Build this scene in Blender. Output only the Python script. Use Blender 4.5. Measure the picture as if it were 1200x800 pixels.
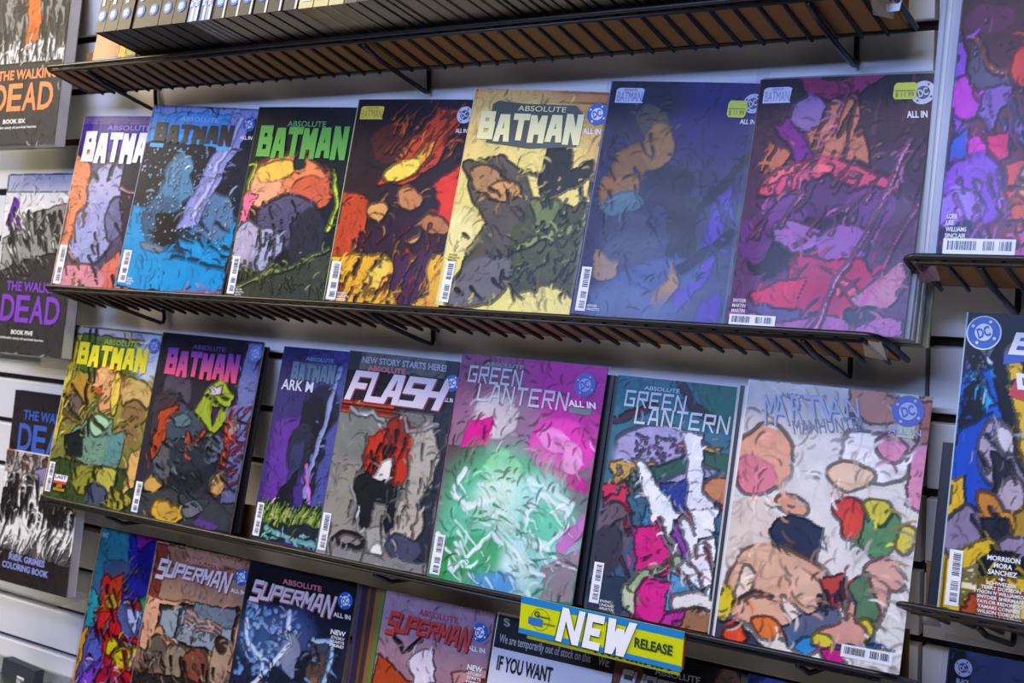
import bpy, math, random
import numpy as np
from mathutils import Matrix, Vector

for o in list(bpy.data.objects):
    bpy.data.objects.remove(o, do_unlink=True)
scene = bpy.context.scene
COL = scene.collection
ZC = 1.45                       # eye height: all heights below are measured from it

# ---------------------------------------------------------------- camera
AX = np.array([[0.8097366, 0.06022834, -0.58369443],
               [0.58671501, -0.09937171, 0.80367329],
               [-0.0095988, -0.99322596, -0.11580178]])
right, down, fwd = AX[:, 0], AX[:, 1], AX[:, 2]
cd = bpy.data.cameras.new('camera')
cam = bpy.data.objects.new('camera', cd)
COL.objects.link(cam)
cam.matrix_world = Matrix(((right[0], -down[0], -fwd[0], 0),
                           (right[1], -down[1], -fwd[1], 0),
                           (right[2], -down[2], -fwd[2], ZC),
                           (0, 0, 0, 1)))
cd.sensor_width = 36
cd.lens = 1570 / 1200 * 36
cd.clip_start = 0.02
cd.dof.use_dof = True
cd.dof.focus_distance = 1.45
cd.dof.aperture_fstop = 11.0
scene.camera = cam

# ---------------------------------------------------------------- world, lights, exposure
w = bpy.data.worlds.new('world')
scene.world = w
w.use_nodes = True
w.node_tree.nodes['Background'].inputs[0].default_value = (0.80, 0.86, 1.0, 1)
w.node_tree.nodes['Background'].inputs[1].default_value = 0.015
scene.view_settings.view_transform = 'Standard'
scene.view_settings.look = 'None'
scene.view_settings.gamma = 1.0
scene.view_settings.exposure = 0.0
scene.view_settings.use_curve_mapping = False


def area(name, loc, target, sx, sy, power, color):
    l = bpy.data.lights.new(name, 'AREA')
    l.shape = 'RECTANGLE'
    l.size, l.size_y = sx, sy
    l.energy = power
    l.color = color
    o = bpy.data.objects.new(name, l)
    COL.objects.link(o)
    o.location = (loc[0], loc[1], loc[2] + ZC)
    d = Vector((target[0] - loc[0], target[1] - loc[1], target[2] - loc[2]))
    o.rotation_euler = d.to_track_quat('-Z', 'X' if sx < sy else 'Y').to_euler()
    return o


# ceiling lamps over the aisle, and a cooler row farther back in the shop
area('ceiling_lamp_near', (-1.5, 0.05, 1.45), (-1.3, 1.0, -0.2), 3.6, 0.25, 39, (1.0, 0.88, 0.69))
area('ceiling_lamp_far', (-0.8, -1.45, 1.22), (-0.8, 1.25, 0.0), 2.4, 0.2, 80, (0.36, 0.50, 1.0))
area('ceiling_lamp_left', (-3.3, 0.35, 0.95), (-1.9, 1.25, -0.1), 0.5, 0.5, 34, (1.0, 0.82, 0.52))

# ---------------------------------------------------------------- helpers


def lin(h):
    if isinstance(h, (tuple, list)):
        return tuple(h)
    c = [int(h[i:i + 2], 16) / 255 for i in (0, 2, 4)]
    return tuple(((x + 0.055) / 1.055) ** 2.4 if x > 0.04045 else x / 12.92 for x in c)


MATS = {}


def mat(col, rough=0.45, metal=0.0, spec=0.5, noise=0.0, nscale=60.0, name=None):
    key = (col, rough, metal, spec, noise, nscale)
    if key in MATS:
        return MATS[key]
    m = bpy.data.materials.new(name or 'plain_' + str(col))
    m.use_nodes = True
    nt = m.node_tree
    b = nt.nodes['Principled BSDF']
    c = lin(col)
    b.inputs['Base Color'].default_value = (*c, 1)
    b.inputs['Roughness'].default_value = rough
    b.inputs['Metallic'].default_value = metal
    b.inputs['Specular IOR Level'].default_value = spec
    if noise > 0:
        tc = nt.nodes.new('ShaderNodeTexCoord')
        n = nt.nodes.new('ShaderNodeTexNoise')
        n.inputs['Scale'].default_value = nscale
        n.inputs['Detail'].default_value = 4
        r = nt.nodes.new('ShaderNodeMapRange')
        r.inputs['To Min'].default_value = 1 - noise
        r.inputs['To Max'].default_value = 1 + noise
        mx = nt.nodes.new('ShaderNodeMix')
        mx.data_type = 'RGBA'
        mx.blend_type = 'MULTIPLY'
        mx.inputs['Factor'].default_value = 1
        mx.inputs['A'].default_value = (*c, 1)
        nt.links.new(tc.outputs['Object'], n.inputs['Vector'])
        nt.links.new(n.outputs['Fac'], r.inputs['Value'])
        nt.links.new(r.outputs['Result'], mx.inputs['B'])
        nt.links.new(mx.outputs['Result'], b.inputs['Base Color'])
    MATS[key] = m
    return m


def print_mat(name, rough, spec, coat=0.0):
    """glossy printed paper: the printed colours sit on the mesh as a colour attribute"""
    m = bpy.data.materials.new(name)
    m.use_nodes = True
    nt = m.node_tree
    b = nt.nodes['Principled BSDF']
    a = nt.nodes.new('ShaderNodeAttribute')
    a.attribute_name = 'art'
    n = nt.nodes.new('ShaderNodeTexNoise')
    n.inputs['Scale'].default_value = 420
    n.inputs['Detail'].default_value = 3
    tc = nt.nodes.new('ShaderNodeTexCoord')
    r = nt.nodes.new('ShaderNodeMapRange')
    r.inputs['To Min'].default_value = 0.92
    r.inputs['To Max'].default_value = 1.08
    mx = nt.nodes.new('ShaderNodeMix')
    mx.data_type = 'RGBA'
    mx.blend_type = 'MULTIPLY'
    mx.inputs['Factor'].default_value = 1
    nt.links.new(tc.outputs['Object'], n.inputs['Vector'])
    nt.links.new(n.outputs['Fac'], r.inputs['Value'])
    nt.links.new(a.outputs['Color'], mx.inputs['A'])
    nt.links.new(r.outputs['Result'], mx.inputs['B'])
    nt.links.new(mx.outputs['Result'], b.inputs['Base Color'])
    b.inputs['Roughness'].default_value = rough
    b.inputs['Specular IOR Level'].default_value = spec
    # soft waviness of the paper
    n2 = nt.nodes.new('ShaderNodeTexNoise')
    n2.inputs['Scale'].default_value = 9
    bp = nt.nodes.new('ShaderNodeBump')
    bp.inputs['Strength'].default_value = 0.10
    bp.inputs['Distance'].default_value = 0.004
    nt.links.new(tc.outputs['Object'], n2.inputs['Vector'])
    nt.links.new(n2.outputs['Fac'], bp.inputs['Height'])
    nt.links.new(bp.outputs['Normal'], b.inputs['Normal'])
    return m


def gradient_mat(name, top, bottom, rough=0.4):
    """two printed inks blending up the letters"""
    m = bpy.data.materials.new(name)
    m.use_nodes = True
    nt = m.node_tree
    b = nt.nodes['Principled BSDF']
    tc = nt.nodes.new('ShaderNodeTexCoord')
    sp = nt.nodes.new('ShaderNodeSeparateXYZ')
    mx = nt.nodes.new('ShaderNodeMix')
    mx.data_type = 'RGBA'
    mx.inputs['A'].default_value = (*lin(bottom), 1)
    mx.inputs['B'].default_value = (*lin(top), 1)
    nt.links.new(tc.outputs['Generated'], sp.inputs[0])
    nt.links.new(sp.outputs['Z'], mx.inputs['Factor'])
    nt.links.new(mx.outputs['Result'], b.inputs['Base Color'])
    b.inputs['Roughness'].default_value = rough
    return m


def clear_mat(name, tint, gloss, rough):
    m = bpy.data.materials.new(name)
    m.use_nodes = True
    nt = m.node_tree
    nt.nodes.remove(nt.nodes['Principled BSDF'])
    out = nt.nodes['Material Output']
    t = nt.nodes.new('ShaderNodeBsdfTransparent')
    t.inputs['Color'].default_value = (*tint, 1)
    g = nt.nodes.new('ShaderNodeBsdfGlossy')
    g.inputs['Roughness'].default_value = rough
    tc = nt.nodes.new('ShaderNodeTexCoord')
    n = nt.nodes.new('ShaderNodeTexNoise')
    n.inputs['Scale'].default_value = 14
    n.inputs['Detail'].default_value = 1.0
    bp = nt.nodes.new('ShaderNodeBump')
    bp.inputs['Strength'].default_value = 0.35
    bp.inputs['Distance'].default_value = 0.006
    nt.links.new(tc.outputs['Object'], n.inputs['Vector'])
    nt.links.new(n.outputs['Fac'], bp.inputs['Height'])
    nt.links.new(bp.outputs['Normal'], g.inputs['Normal'])
    fr = nt.nodes.new('ShaderNodeFresnel')
    fr.inputs['IOR'].default_value = 1.45
    mul = nt.nodes.new('ShaderNodeMath')
    mul.operation = 'MULTIPLY_ADD'
    mul.inputs[1].default_value = 0.3
    mul.inputs[2].default_value = gloss
    mix = nt.nodes.new('ShaderNodeMixShader')
    nt.links.new(fr.outputs[0], mul.inputs[0])
    nt.links.new(mul.outputs[0], mix.inputs[0])
    nt.links.new(t.outputs[0], mix.inputs[1])
    nt.links.new(g.outputs[0], mix.inputs[2])
    nt.links.new(mix.outputs[0], out.inputs['Surface'])
    return m


M_PRINT = print_mat('printed_cover', 0.36, 0.20)
M_MATTE = print_mat('matte_print', 0.55, 0.12)
M_PAPER = mat('cfc8b8', 0.8, noise=0.10, nscale=300, name='paper_edges')
M_GREYPAGES = mat('8d857a', 0.85, noise=0.25, nscale=200, name='grey_page_edges')
M_SHADEPAGES = mat('3a3735', 0.8, noise=0.25, nscale=200, name='shaded_page_edges')  # shading under the dark-covered paperbacks, put into the page colour
M_WIRE = mat('0b0b0d', 0.38, 0.0, 0.5, name='black_coated_wire')
M_CARD = mat('7c5c34', 0.9, noise=0.12, nscale=30, name='brown_cardboard')
M_BAG = clear_mat('clear_polybag', (0.93, 0.94, 0.97), 0.0, 0.24)
M_BAGEDGE = mat('d4d8dc', 0.3, noise=0.2, nscale=150, name='stacked_bag_edges')
M_LEDGE = clear_mat('clear_acrylic', (0.97, 0.98, 0.97), 0.0, 0.15)
M_TAPE = clear_mat('clear_tape', (0.86, 0.85, 0.82), 0.10, 0.25)
M_WALL = mat('e6e4e2', 0.55, noise=0.02, nscale=4, name='white_laminate')
M_GROOVE = mat('2a211b', 0.9, noise=0.15, nscale=20, name='raw_groove_board')
M_WHITE = mat('f2f0ec', 0.4, name='white_ink')
M_BLACK = mat('131214', 0.4, name='black_ink')
M_BLUE = mat('1f5fb4', 0.4, name='blue_ink')


def link(o, parent=None):
    COL.objects.link(o)
    if parent is not None:
        o.parent = parent
    return o


def mesh_obj(name, verts, faces, material, parent=None, midx=None, smooth=False):
    me = bpy.data.meshes.new(name)
    me.from_pydata([tuple(map(float, v)) for v in verts], [], [tuple(map(int, f)) for f in faces])
    mats = material if isinstance(material, (list, tuple)) else [material]
    for m in mats:
        me.materials.append(m)
    if midx is not None:
        me.polygons.foreach_set('material_index', midx)
    if smooth:
        me.polygons.foreach_set('use_smooth', [True] * len(me.polygons))
    me.update()
    return link(bpy.data.objects.new(name, me), parent)


def thing(name, label, cat, loc=(0, 0, 0), rot=(0, 0, 0), group=None):
    o = bpy.data.objects.new(name, None)
    o.empty_display_size = 0.03
    link(o)
    o.location = (loc[0], loc[1], loc[2] + ZC)
    o.rotation_euler = rot
    o['label'] = label
    o['category'] = cat
    if group:
        o['group'] = group
    return o


def struct(name, verts, faces, material):
    o = mesh_obj(name, verts, faces, material)
    o['kind'] = 'structure'
    return o


def box_vf(x0, x1, y0, y1, z0, z1):
    v = [(x0, y0, z0), (x1, y0, z0), (x1, y1, z0), (x0, y1, z0), (x0, y0, z1), (x1, y0, z1), (x1, y1, z1), (x0, y1, z1)]
    f = [(0, 3, 2, 1), (4, 5, 6, 7), (0, 1, 5, 4), (1, 2, 6, 5), (2, 3, 7, 6), (3, 0, 4, 7)]
    return v, f


def chamfer_box_vf(x0, x1, y0, y1, z0, z1, c):
    """box whose long front edges (facing -y) are chamfered"""
    prof = [(y1, z0), (y0 + c, z0), (y0, z0 + c), (y0, z1 - c), (y0 + c, z1), (y1, z1)]
    n = len(prof)
    v = [(x0, y, z) for y, z in prof] + [(x1, y, z) for y, z in prof]
    f = [(i, (i + 1) % n, n + (i + 1) % n, n + i) for i in range(n)]
    f += [tuple(range(n - 1, -1, -1)), tuple(range(n, 2 * n))]
    return v, f


def tube_vf(pts, r, n=8):
    """closed tube along a polyline"""
    P = [np.array(p, float) for p in pts]
    v, f = [], []
    up = None
    for i, p in enumerate(P):
        if i == 0:
            t = P[1] - P[0]
        elif i == len(P) - 1:
            t = P[-1] - P[-2]
        else:
            a = P[i] - P[i - 1]
            b = P[i + 1] - P[i]
            t = a / np.linalg.norm(a) + b / np.linalg.norm(b)
        t = t / np.linalg.norm(t)
        if up is None:
            up = np.array([0, 0, 1.]) if abs(t[2]) < 0.9 else np.array([1., 0, 0])
        s = np.cross(t, up)
        s /= np.linalg.norm(s)
        up = np.cross(s, t)
        for k in range(n):
            a = 2 * math.pi * k / n
            v.append(p + r * (math.cos(a) * s + math.sin(a) * up))
    for i in range(len(P) - 1):
        for k in range(n):
            k2 = (k + 1) % n
            f.append((i * n + k, i * n + k2, (i + 1) * n + k2, (i + 1) * n + k))
    f.append(tuple(range(n - 1, -1, -1)))
    m = (len(P) - 1) * n
    f.append(tuple(range(m, m + n)))
    return v, f


# ---- lettering -----------------------------------------------------------
TXT = {}


def glyphs(body, bold=0.0, shear=0.0, space=1.0):
    """flat outline letters as (verts 2D scaled to a unit box, faces)"""
    key = (body, bold, shear, space)
    if key in TXT:
        return TXT[key]
    c = bpy.data.curves.new('lettering', 'FONT')
    c.body = body
    c.offset = bold
    c.shear = shear
    c.space_character = space
    c.resolution_u = 3
    c.align_x = 'CENTER'
    c.space_line = 0.9
    c.fill_mode = 'FRONT'
    o = bpy.data.objects.new('lettering', c)
    me = bpy.data.meshes.new_from_object(o)
    v = np.array([p.co[:2] for p in me.vertices], float)
    f = [tuple(p.vertices) for p in me.polygons]
    bpy.data.objects.remove(o)
    bpy.data.curves.remove(c)
    bpy.data.meshes.remove(me)
    lo, hi = v.min(0), v.max(0)
    v = (v - lo) / (hi - lo)
    TXT[key] = (v, f)
    return v, f


class Flat:
    """flat print built up from letters, discs and polygons in cover units (u right, v down)"""

    def __init__(self, w, h, surf):
        self.w, self.h, self.surf = w, h, surf
        self.v, self.f, self.mi, self.mats = [], [], [], []

    def _m(self, m):
        if m not in self.mats:
            self.mats.append(m)
        return self.mats.index(m)

    def add(self, uv, faces, m, layer=0):
        b = len(self.v)
        k = self._m(m)
        for u, v in uv:
            x, z = u * self.w, (1 - v) * self.h
            self.v.append((x, self.surf(u, v) - 0.0006 - layer * 0.0003, z))
        for f in faces:
            self.f.append(tuple(b + i for i in f))
            self.mi.append(k)
        return self

    def text(self, body, u0, v0, u1, v1, m, bold=0.02, shear=0.0, layer=0, rot=0, arc=0.0, space=1.0, vert=False):
        g, f = glyphs(body, bold, shear, space)
        if vert:
            g = np.stack([1 - g[:, 1], g[:, 0]], 1)
            g[:, 0] = 1 - g[:, 0]
        U = u0 + (u1 - u0) * g[:, 0]
        V = v1 + (v0 - v1) * g[:, 1]
        if arc:
            V = V + arc * (g[:, 0] - 0.5) ** 2
        if rot:
            a = math.radians(rot)
            cu, cv = (u0 + u1) / 2, (v0 + v1) / 2
            X = (U - cu) * self.w
            Y = (V - cv) * self.h
            U = cu + (X * math.cos(a) - Y * math.sin(a)) / self.w
            V = cv + (X * math.sin(a) + Y * math.cos(a)) / self.h
        return self.add(list(zip(U, V)), f, m, layer)

    def disc(self, u, v, r, m, layer=0, n=20, r_in=0.0, sy=1.0):
        pts = [(u + r / self.w * math.cos(2 * math.pi * k / n), v + sy * r / self.h * math.sin(2 * math.pi * k / n)) for k in range(n)]
        if r_in:
            pts += [(u + r_in / self.w * math.cos(2 * math.pi * k / n), v + sy * r_in / self.h * math.sin(2 * math.pi * k / n)) for k in range(n)]
            return self.add(pts, [(k, n + k, n + (k + 1) % n, (k + 1) % n) for k in range(n)], m, layer)
        return self.add(pts, [tuple(range(n - 1, -1, -1))], m, layer)

    def rect(self, u0, v0, u1, v1, m, layer=0):
        return self.add([(u0, v1), (u1, v1), (u1, v0), (u0, v0)], [(0, 1, 2, 3)], m, layer)

    def poly(self, pts, m, layer=0):
        return self.add(pts, [tuple(range(len(pts)))], m, layer)

    def build(self, name, parent):
        return mesh_obj(name, self.v, self.f, self.mats, parent, self.mi)


SEG = {
    'B': [(0, 0, 0, 1), (0, 1, .9, 1), (.9, 1, .9, .52), (0, .52, 1, .52), (1, .52, 1, 0), (0, 0, 1, 0)],
    'A': [(0, 0, .3, 1), (.3, 1, .7, 1), (.7, 1, 1, 0), (.12, .32, .88, .32)],
    'T': [(0, 1, 1, 1), (.5, 1, .5, 0)],
    'M': [(0, 0, 0, 1), (0, 1, .5, .3), (.5, .3, 1, 1), (1, 1, 1, 0)],
    'N': [(0, 0, 0, 1), (0, 1, 1, 0), (1, 0, 1, 1)],
    'S': [(1, 1, 0, 1), (0, 1, 0, .52), (0, .52, 1, .52), (1, .52, 1, 0), (1, 0, 0, 0)],
    'U': [(0, 1, 0, 0), (0, 0, 1, 0), (1, 0, 1, 1)],
    'P': [(0, 0, 0, 1), (0, 1, 1, 1), (1, 1, 1, .48), (1, .48, 0, .48)],
    'E': [(0, 0, 0, 1), (0, 1, 1, 1), (0, .5, .8, .5), (0, 0, 1, 0)],
    'R': [(0, 0, 0, 1), (0, 1, 1, 1), (1, 1, 1, .5), (1, .5, 0, .5), (.4, .5, 1, 0)],
    'G': [(1, 1, 0, 1), (0, 1, 0, 0), (0, 0, 1, 0), (1, 0, 1, .48), (1, .48, .55, .48)],
    'L': [(0, 1, 0, 0), (0, 0, 1, 0)],
    'F': [(0, 0, 0, 1), (0, 1, 1, 1), (0, .5, .8, .5)],
    'H': [(0, 0, 0, 1), (1, 0, 1, 1), (0, .5, 1, .5)],
    'W': [(0, 1, .22, 0), (.22, 0, .5, .75), (.5, .75, .78, 0), (.78, 0, 1, 1)],
}


def seg_letter(F, ch, u0, v0, u1, v1, m, tx, ty, slant=0.0, layer=1):
    """squared display letter drawn with straight strokes; tx, ty are stroke widths as shares of the cell"""
    for kk, (x0, y0, x1, y1) in enumerate(SEG[ch]):
        X0, X1 = tx / 2 + x0 * (1 - tx), tx / 2 + x1 * (1 - tx)
        if abs(y1 - y0) > 0.2:
            q = [(X0 - tx / 2, y0), (X0 + tx / 2, y0), (X1 + tx / 2, y1), (X1 - tx / 2, y1)]
            if y1 < y0:
                q = [q[3], q[2], q[1], q[0]]
        else:
            yc = ty / 2 + y0 * (1 - ty)
            a, b = min(X0, X1) - tx / 2, max(X0, X1) + tx / 2
            q = [(a, yc - ty / 2), (b, yc - ty / 2), (b, yc + ty / 2), (a, yc + ty / 2)]
        F.add([(u0 + (u1 - u0) * (x + slant * (y - 0.5)), v1 + (v0 - v1) * y) for x, y in q], [(0, 1, 2, 3)], m, layer + kk * 0.12)


# ---- abstract printed colour fields -----------------------------------------
def vnoise(u, v, scale, seed):
    rs = np.random.RandomState(seed)
    n = 64
    L = rs.rand(n, n)
    x = u * scale
    y = v * scale
    xi = np.floor(x).astype(int)
    yi = np.floor(y).astype(int)
    fx = x - xi
    fy = y - yi
    fx = fx * fx * (3 - 2 * fx)
    fy = fy * fy * (3 - 2 * fy)
    a = L[yi % n, xi % n]
    b = L[yi % n, (xi + 1) % n]
    c = L[(yi + 1) % n, xi % n]
    d = L[(yi + 1) % n, (xi + 1) % n]
    return (a * (1 - fx) + b * fx) * (1 - fy) + (c * (1 - fx) + d * fx) * fy


def smooth(x, a, b):
    t = np.clip((x - a) / (b - a + 1e-9), 0, 1)
    return t * t * (3 - 2 * t)


def paint(spec, u, v, asp, seed, warp=0.022, ink=0.35, inkscale=9.0, strokes=320, usc=1.0, outline=0.8):
    """spec: ';'-separated marks in cover units. g top bottom | e cx cy rx ry rot col [soft] |
    p col u v u v ... | l width col u v u v ... | d count size col u0 v0 u1 v1 | r u0 v0 u1 v1 col | s count len width angle col u0 v0 u1 v1"""
    rgb = np.zeros(u.shape + (3,))
    u = u / usc
    n1 = vnoise(u, v / asp, 7, seed) - 0.5
    n2 = vnoise(u, v / asp, 7, seed + 1) - 0.5
    n3 = vnoise(u, v / asp, 19, seed + 2) - 0.5
    n4 = vnoise(u, v / asp, 19, seed + 3) - 0.5
    uw = u + warp * (n1 * 2 + n3)
    vw = v + warp * (n2 * 2 + n4) * asp
    rs = random.Random(seed)

    def put(mask, col):
        c = np.array(lin(col))
        m = mask[..., None]
        rgb[:] = rgb * (1 - m) + c * m

    for mk in spec.split(';'):
        t = mk.split()
        if not t:
            continue
        k = t[0]
        if k == 'g':
            c0, c1 = np.array(lin(t[1])), np.array(lin(t[2]))
            m = np.clip(vw, 0, 1)[..., None]
            rgb[:] = c0 * (1 - m) + c1 * m
        elif k == 'e':
            cx, cy, rx, ry, rot = map(float, t[1:6])
            soft = float(t[7]) if len(t) > 7 else 0.08
            a = math.radians(rot)
            X = uw - cx
            Y = (vw - cy) / asp
            ry /= asp
            P = (X * math.cos(a) + Y * math.sin(a)) / rx
            Q = (-X * math.sin(a) + Y * math.cos(a)) / ry
            d = np.sqrt(P * P + Q * Q)
            put(1 - smooth(d, 1 - soft, 1 + soft), t[6])
        elif k == 'p':
            q = list(map(float, t[2:]))
            pts = list(zip(q[::2], q[1::2]))
            ins = np.zeros(u.shape, bool)
            j = len(pts) - 1
            for i in range(len(pts)):
                xi, yi = pts[i]
                xj, yj = pts[j]
                cond = ((yi > vw) != (yj > vw)) & (uw < (xj - xi) * (vw - yi) / (yj - yi + 1e-12) + xi)
                ins ^= cond
                j = i
            put(ins.astype(float), t[1])
        elif k == 'l':
            wd = float(t[1])
            q = list(map(float, t[3:]))
            pts = list(zip(q[::2], q[1::2]))
            D = np.full(u.shape, 9.0)
            for (x0, y0), (x1, y1) in zip(pts, pts[1:]):
                dx, dy = x1 - x0, (y1 - y0) / asp
                X = uw - x0
                Y = (vw - y0) / asp
                tt = np.clip((X * dx + Y * dy) / (dx * dx + dy * dy + 1e-9), 0, 1)
                D = np.minimum(D, np.hypot(X - tt * dx, Y - tt * dy))
            put(1 - smooth(D, wd * 0.5, wd * 0.5 + 0.012), t[2])
        elif k == 'r':
            a, b, c, d = map(float, t[1:5])
            put(((u > a) & (u < c) & (v > b) & (v < d)).astype(float), t[5])
        elif k == 'd':
            nn, sz, col = int(t[1]), float(t[2]), t[3]
            a, b, c, d = map(float, t[4:8])
            D = np.full(u.shape, 9.0)
            for _ in range(nn):
                x, y = rs.uniform(a, c), rs.uniform(b, d)
                s = rs.uniform(0.6, 1.4)
                D = np.minimum(D, np.hypot(u - x, (v - y) / asp) / s)
            put(1 - smooth(D, sz * 0.6, sz * 1.2), col)
        elif k == 's':
            nn, ln, wd, an, col = int(t[1]), float(t[2]), float(t[3]), float(t[4]), t[5]
            a, b, c, d = map(float, t[6:10])
            D = np.full(u.shape, 9.0)
            for _ in range(nn):
                x, y = rs.uniform(a, c), rs.uniform(b, d) / asp
                an2 = math.radians(an + rs.uniform(-14, 14))
                L = ln * rs.uniform(0.5, 1.3)
                dx, dy = L * math.cos(an2), L * math.sin(an2)
                X = uw - x
                Y = vw / asp - y
                tt = np.clip((X * dx + Y * dy) / (dx * dx + dy * dy), 0, 1)
                D = np.minimum(D, np.hypot(X - tt * dx, Y - tt * dy) / (1.05 - tt))
            put(1 - smooth(D, wd * 0.5, wd * 0.5 + 0.008), col)
    # brushy tone variation and inked contour lines of the abstract print
    rgb0 = rgb.copy()
    e = np.zeros(u.shape)
    e[1:, :] += np.abs(rgb[1:] - rgb[:-1]).sum(-1)
    e[:, 1:] += np.abs(rgb[:, 1:] - rgb[:, :-1]).sum(-1)
    e = smooth(e, 0.10, 0.30)
    for ax in (0, 1):
        e = np.maximum(e, np.roll(e, 1, ax))
    rgb *= (1 - outline * e)[..., None]
    nz, nx = u.shape
    ang = vnoise(u, v / asp, 3.0, seed + 9) * 2 * math.pi
    for _ in range(strokes):
        j, i = rs.randrange(nz), rs.randrange(nx)
        L, wd = rs.uniform(0.03, 0.12), rs.uniform(0.002, 0.009)
        a = ang[j, i] + rs.uniform(-0.5, 0.5)
        pad = int((L / 2 + wd) * nx) + 2
        j0, j1, i0, i1 = max(0, j - pad), min(nz, j + pad + 1), max(0, i - pad), min(nx, i + pad + 1)
        js = min(nz - 1, max(0, j + rs.randrange(-9, 10)))
        is_ = min(nx - 1, max(0, i + rs.randrange(-9, 10)))
        c = rgb0[js, is_] * rs.choice((0.25, 0.4, 0.55, 0.7, 0.85, 1.25))
        X = u[j0:j1, i0:i1] - u[j, i]
        Y = (v[j0:j1, i0:i1] - v[j, i]) / asp
        p = (X * math.cos(a) + Y * math.sin(a)) / (L / 2)
        q = np.abs(-X * math.sin(a) + Y * math.cos(a) + 0.15 * L * p * p)
        m = (1 - smooth(q, wd * 0.5, wd * 0.5 + 0.007)) * (np.abs(p) < 1) * (1 - p * p)
        m = np.clip(m * 1.6, 0, 1)[..., None] * 0.85
        rgb[j0:j1, i0:i1] = rgb[j0:j1, i0:i1] * (1 - m) + c * m
    tone = 0.90 + 0.2 * vnoise(uw, vw / asp, 13, seed + 5)
    rgb *= tone[..., None]
    r1 = np.abs(vnoise(uw * 1.0, vw / asp, inkscale, seed + 6) - 0.5)
    r2 = np.abs(vnoise(uw * 1.0, vw / asp, inkscale * 2.1, seed + 7) - 0.5)
    line = np.maximum(1 - smooth(r1, 0.0, 0.045), 0.8 * (1 - smooth(r2, 0.0, 0.06)))
    gate = smooth(vnoise(u, v / asp, 4, seed + 8), 0.35, 0.65)
    rgb *= (1 - ink * line * gate)[..., None]
    return np.clip(rgb, 0, 1)

# ---------------------------------------------------------------- the wall: slatwall boards with open grooves
WALL_Y = 1.298
PITCH = 0.0762
GROOVE = 0.0105
v, f = box_vf(-3.4, 1.6, WALL_Y + 0.013, WALL_Y + 0.06, ZC - 1.45, ZC + 1.35)
wall = struct('wall_back', v, f, M_GROOVE)
X_SEAM = -0.437
g0 = -0.0035                                     # height of one groove centre
slat_data = {}
for px0, px1 in ((-3.4, X_SEAM - 0.0024), (X_SEAM + 0.0024, 1.6)):
    for k in range(-18, 18):
        zc = g0 + (k + 0.5) * PITCH
        if zc > 1.3 or zc < -1.42:
            continue
        if (px0, px1) not in slat_data:
            hh = (PITCH - GROOVE) / 2
            v, f = chamfer_box_vf(px0, px1, 0, 0.0132, -hh, hh, 0.0012)
            me = bpy.data.meshes.new('slat')
            me.from_pydata(v, [], f)
            me.materials.append(M_WALL)
            slat_data[(px0, px1)] = me
        s = link(bpy.data.objects.new('slat', slat_data[(px0, px1)]), wall)
        s.location = (0, WALL_Y, ZC + zc)
v, f = box_vf(-4.5, 3.0, -4.5, WALL_Y + 0.06, -0.02, 0.0)
struct('floor', v, f, mat('dcd6cc', 0.5, noise=0.06, nscale=6, name='pale_floor_tile'))

# ---------------------------------------------------------------- wire shelves
RAIL_Y = 1.1745
DEPTH_Y, DROP_Z = 0.0745, -0.0305
wire_me = {}


def wire_mesh():
    if 'm' not in wire_me:
        v, f = tube_vf([(0, 0.002, -0.0045), (0, DEPTH_Y * 0.5, DROP_Z * 0.5 - 0.0045), (0, DEPTH_Y, DROP_Z - 0.0045)], 0.0021, 7)
        me = bpy.data.meshes.new('wire')
        me.from_pydata([tuple(p) for p in v], [], f)
        me.materials.append(M_WIRE)
        wire_me['m'] = me
    return wire_me['m']


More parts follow.
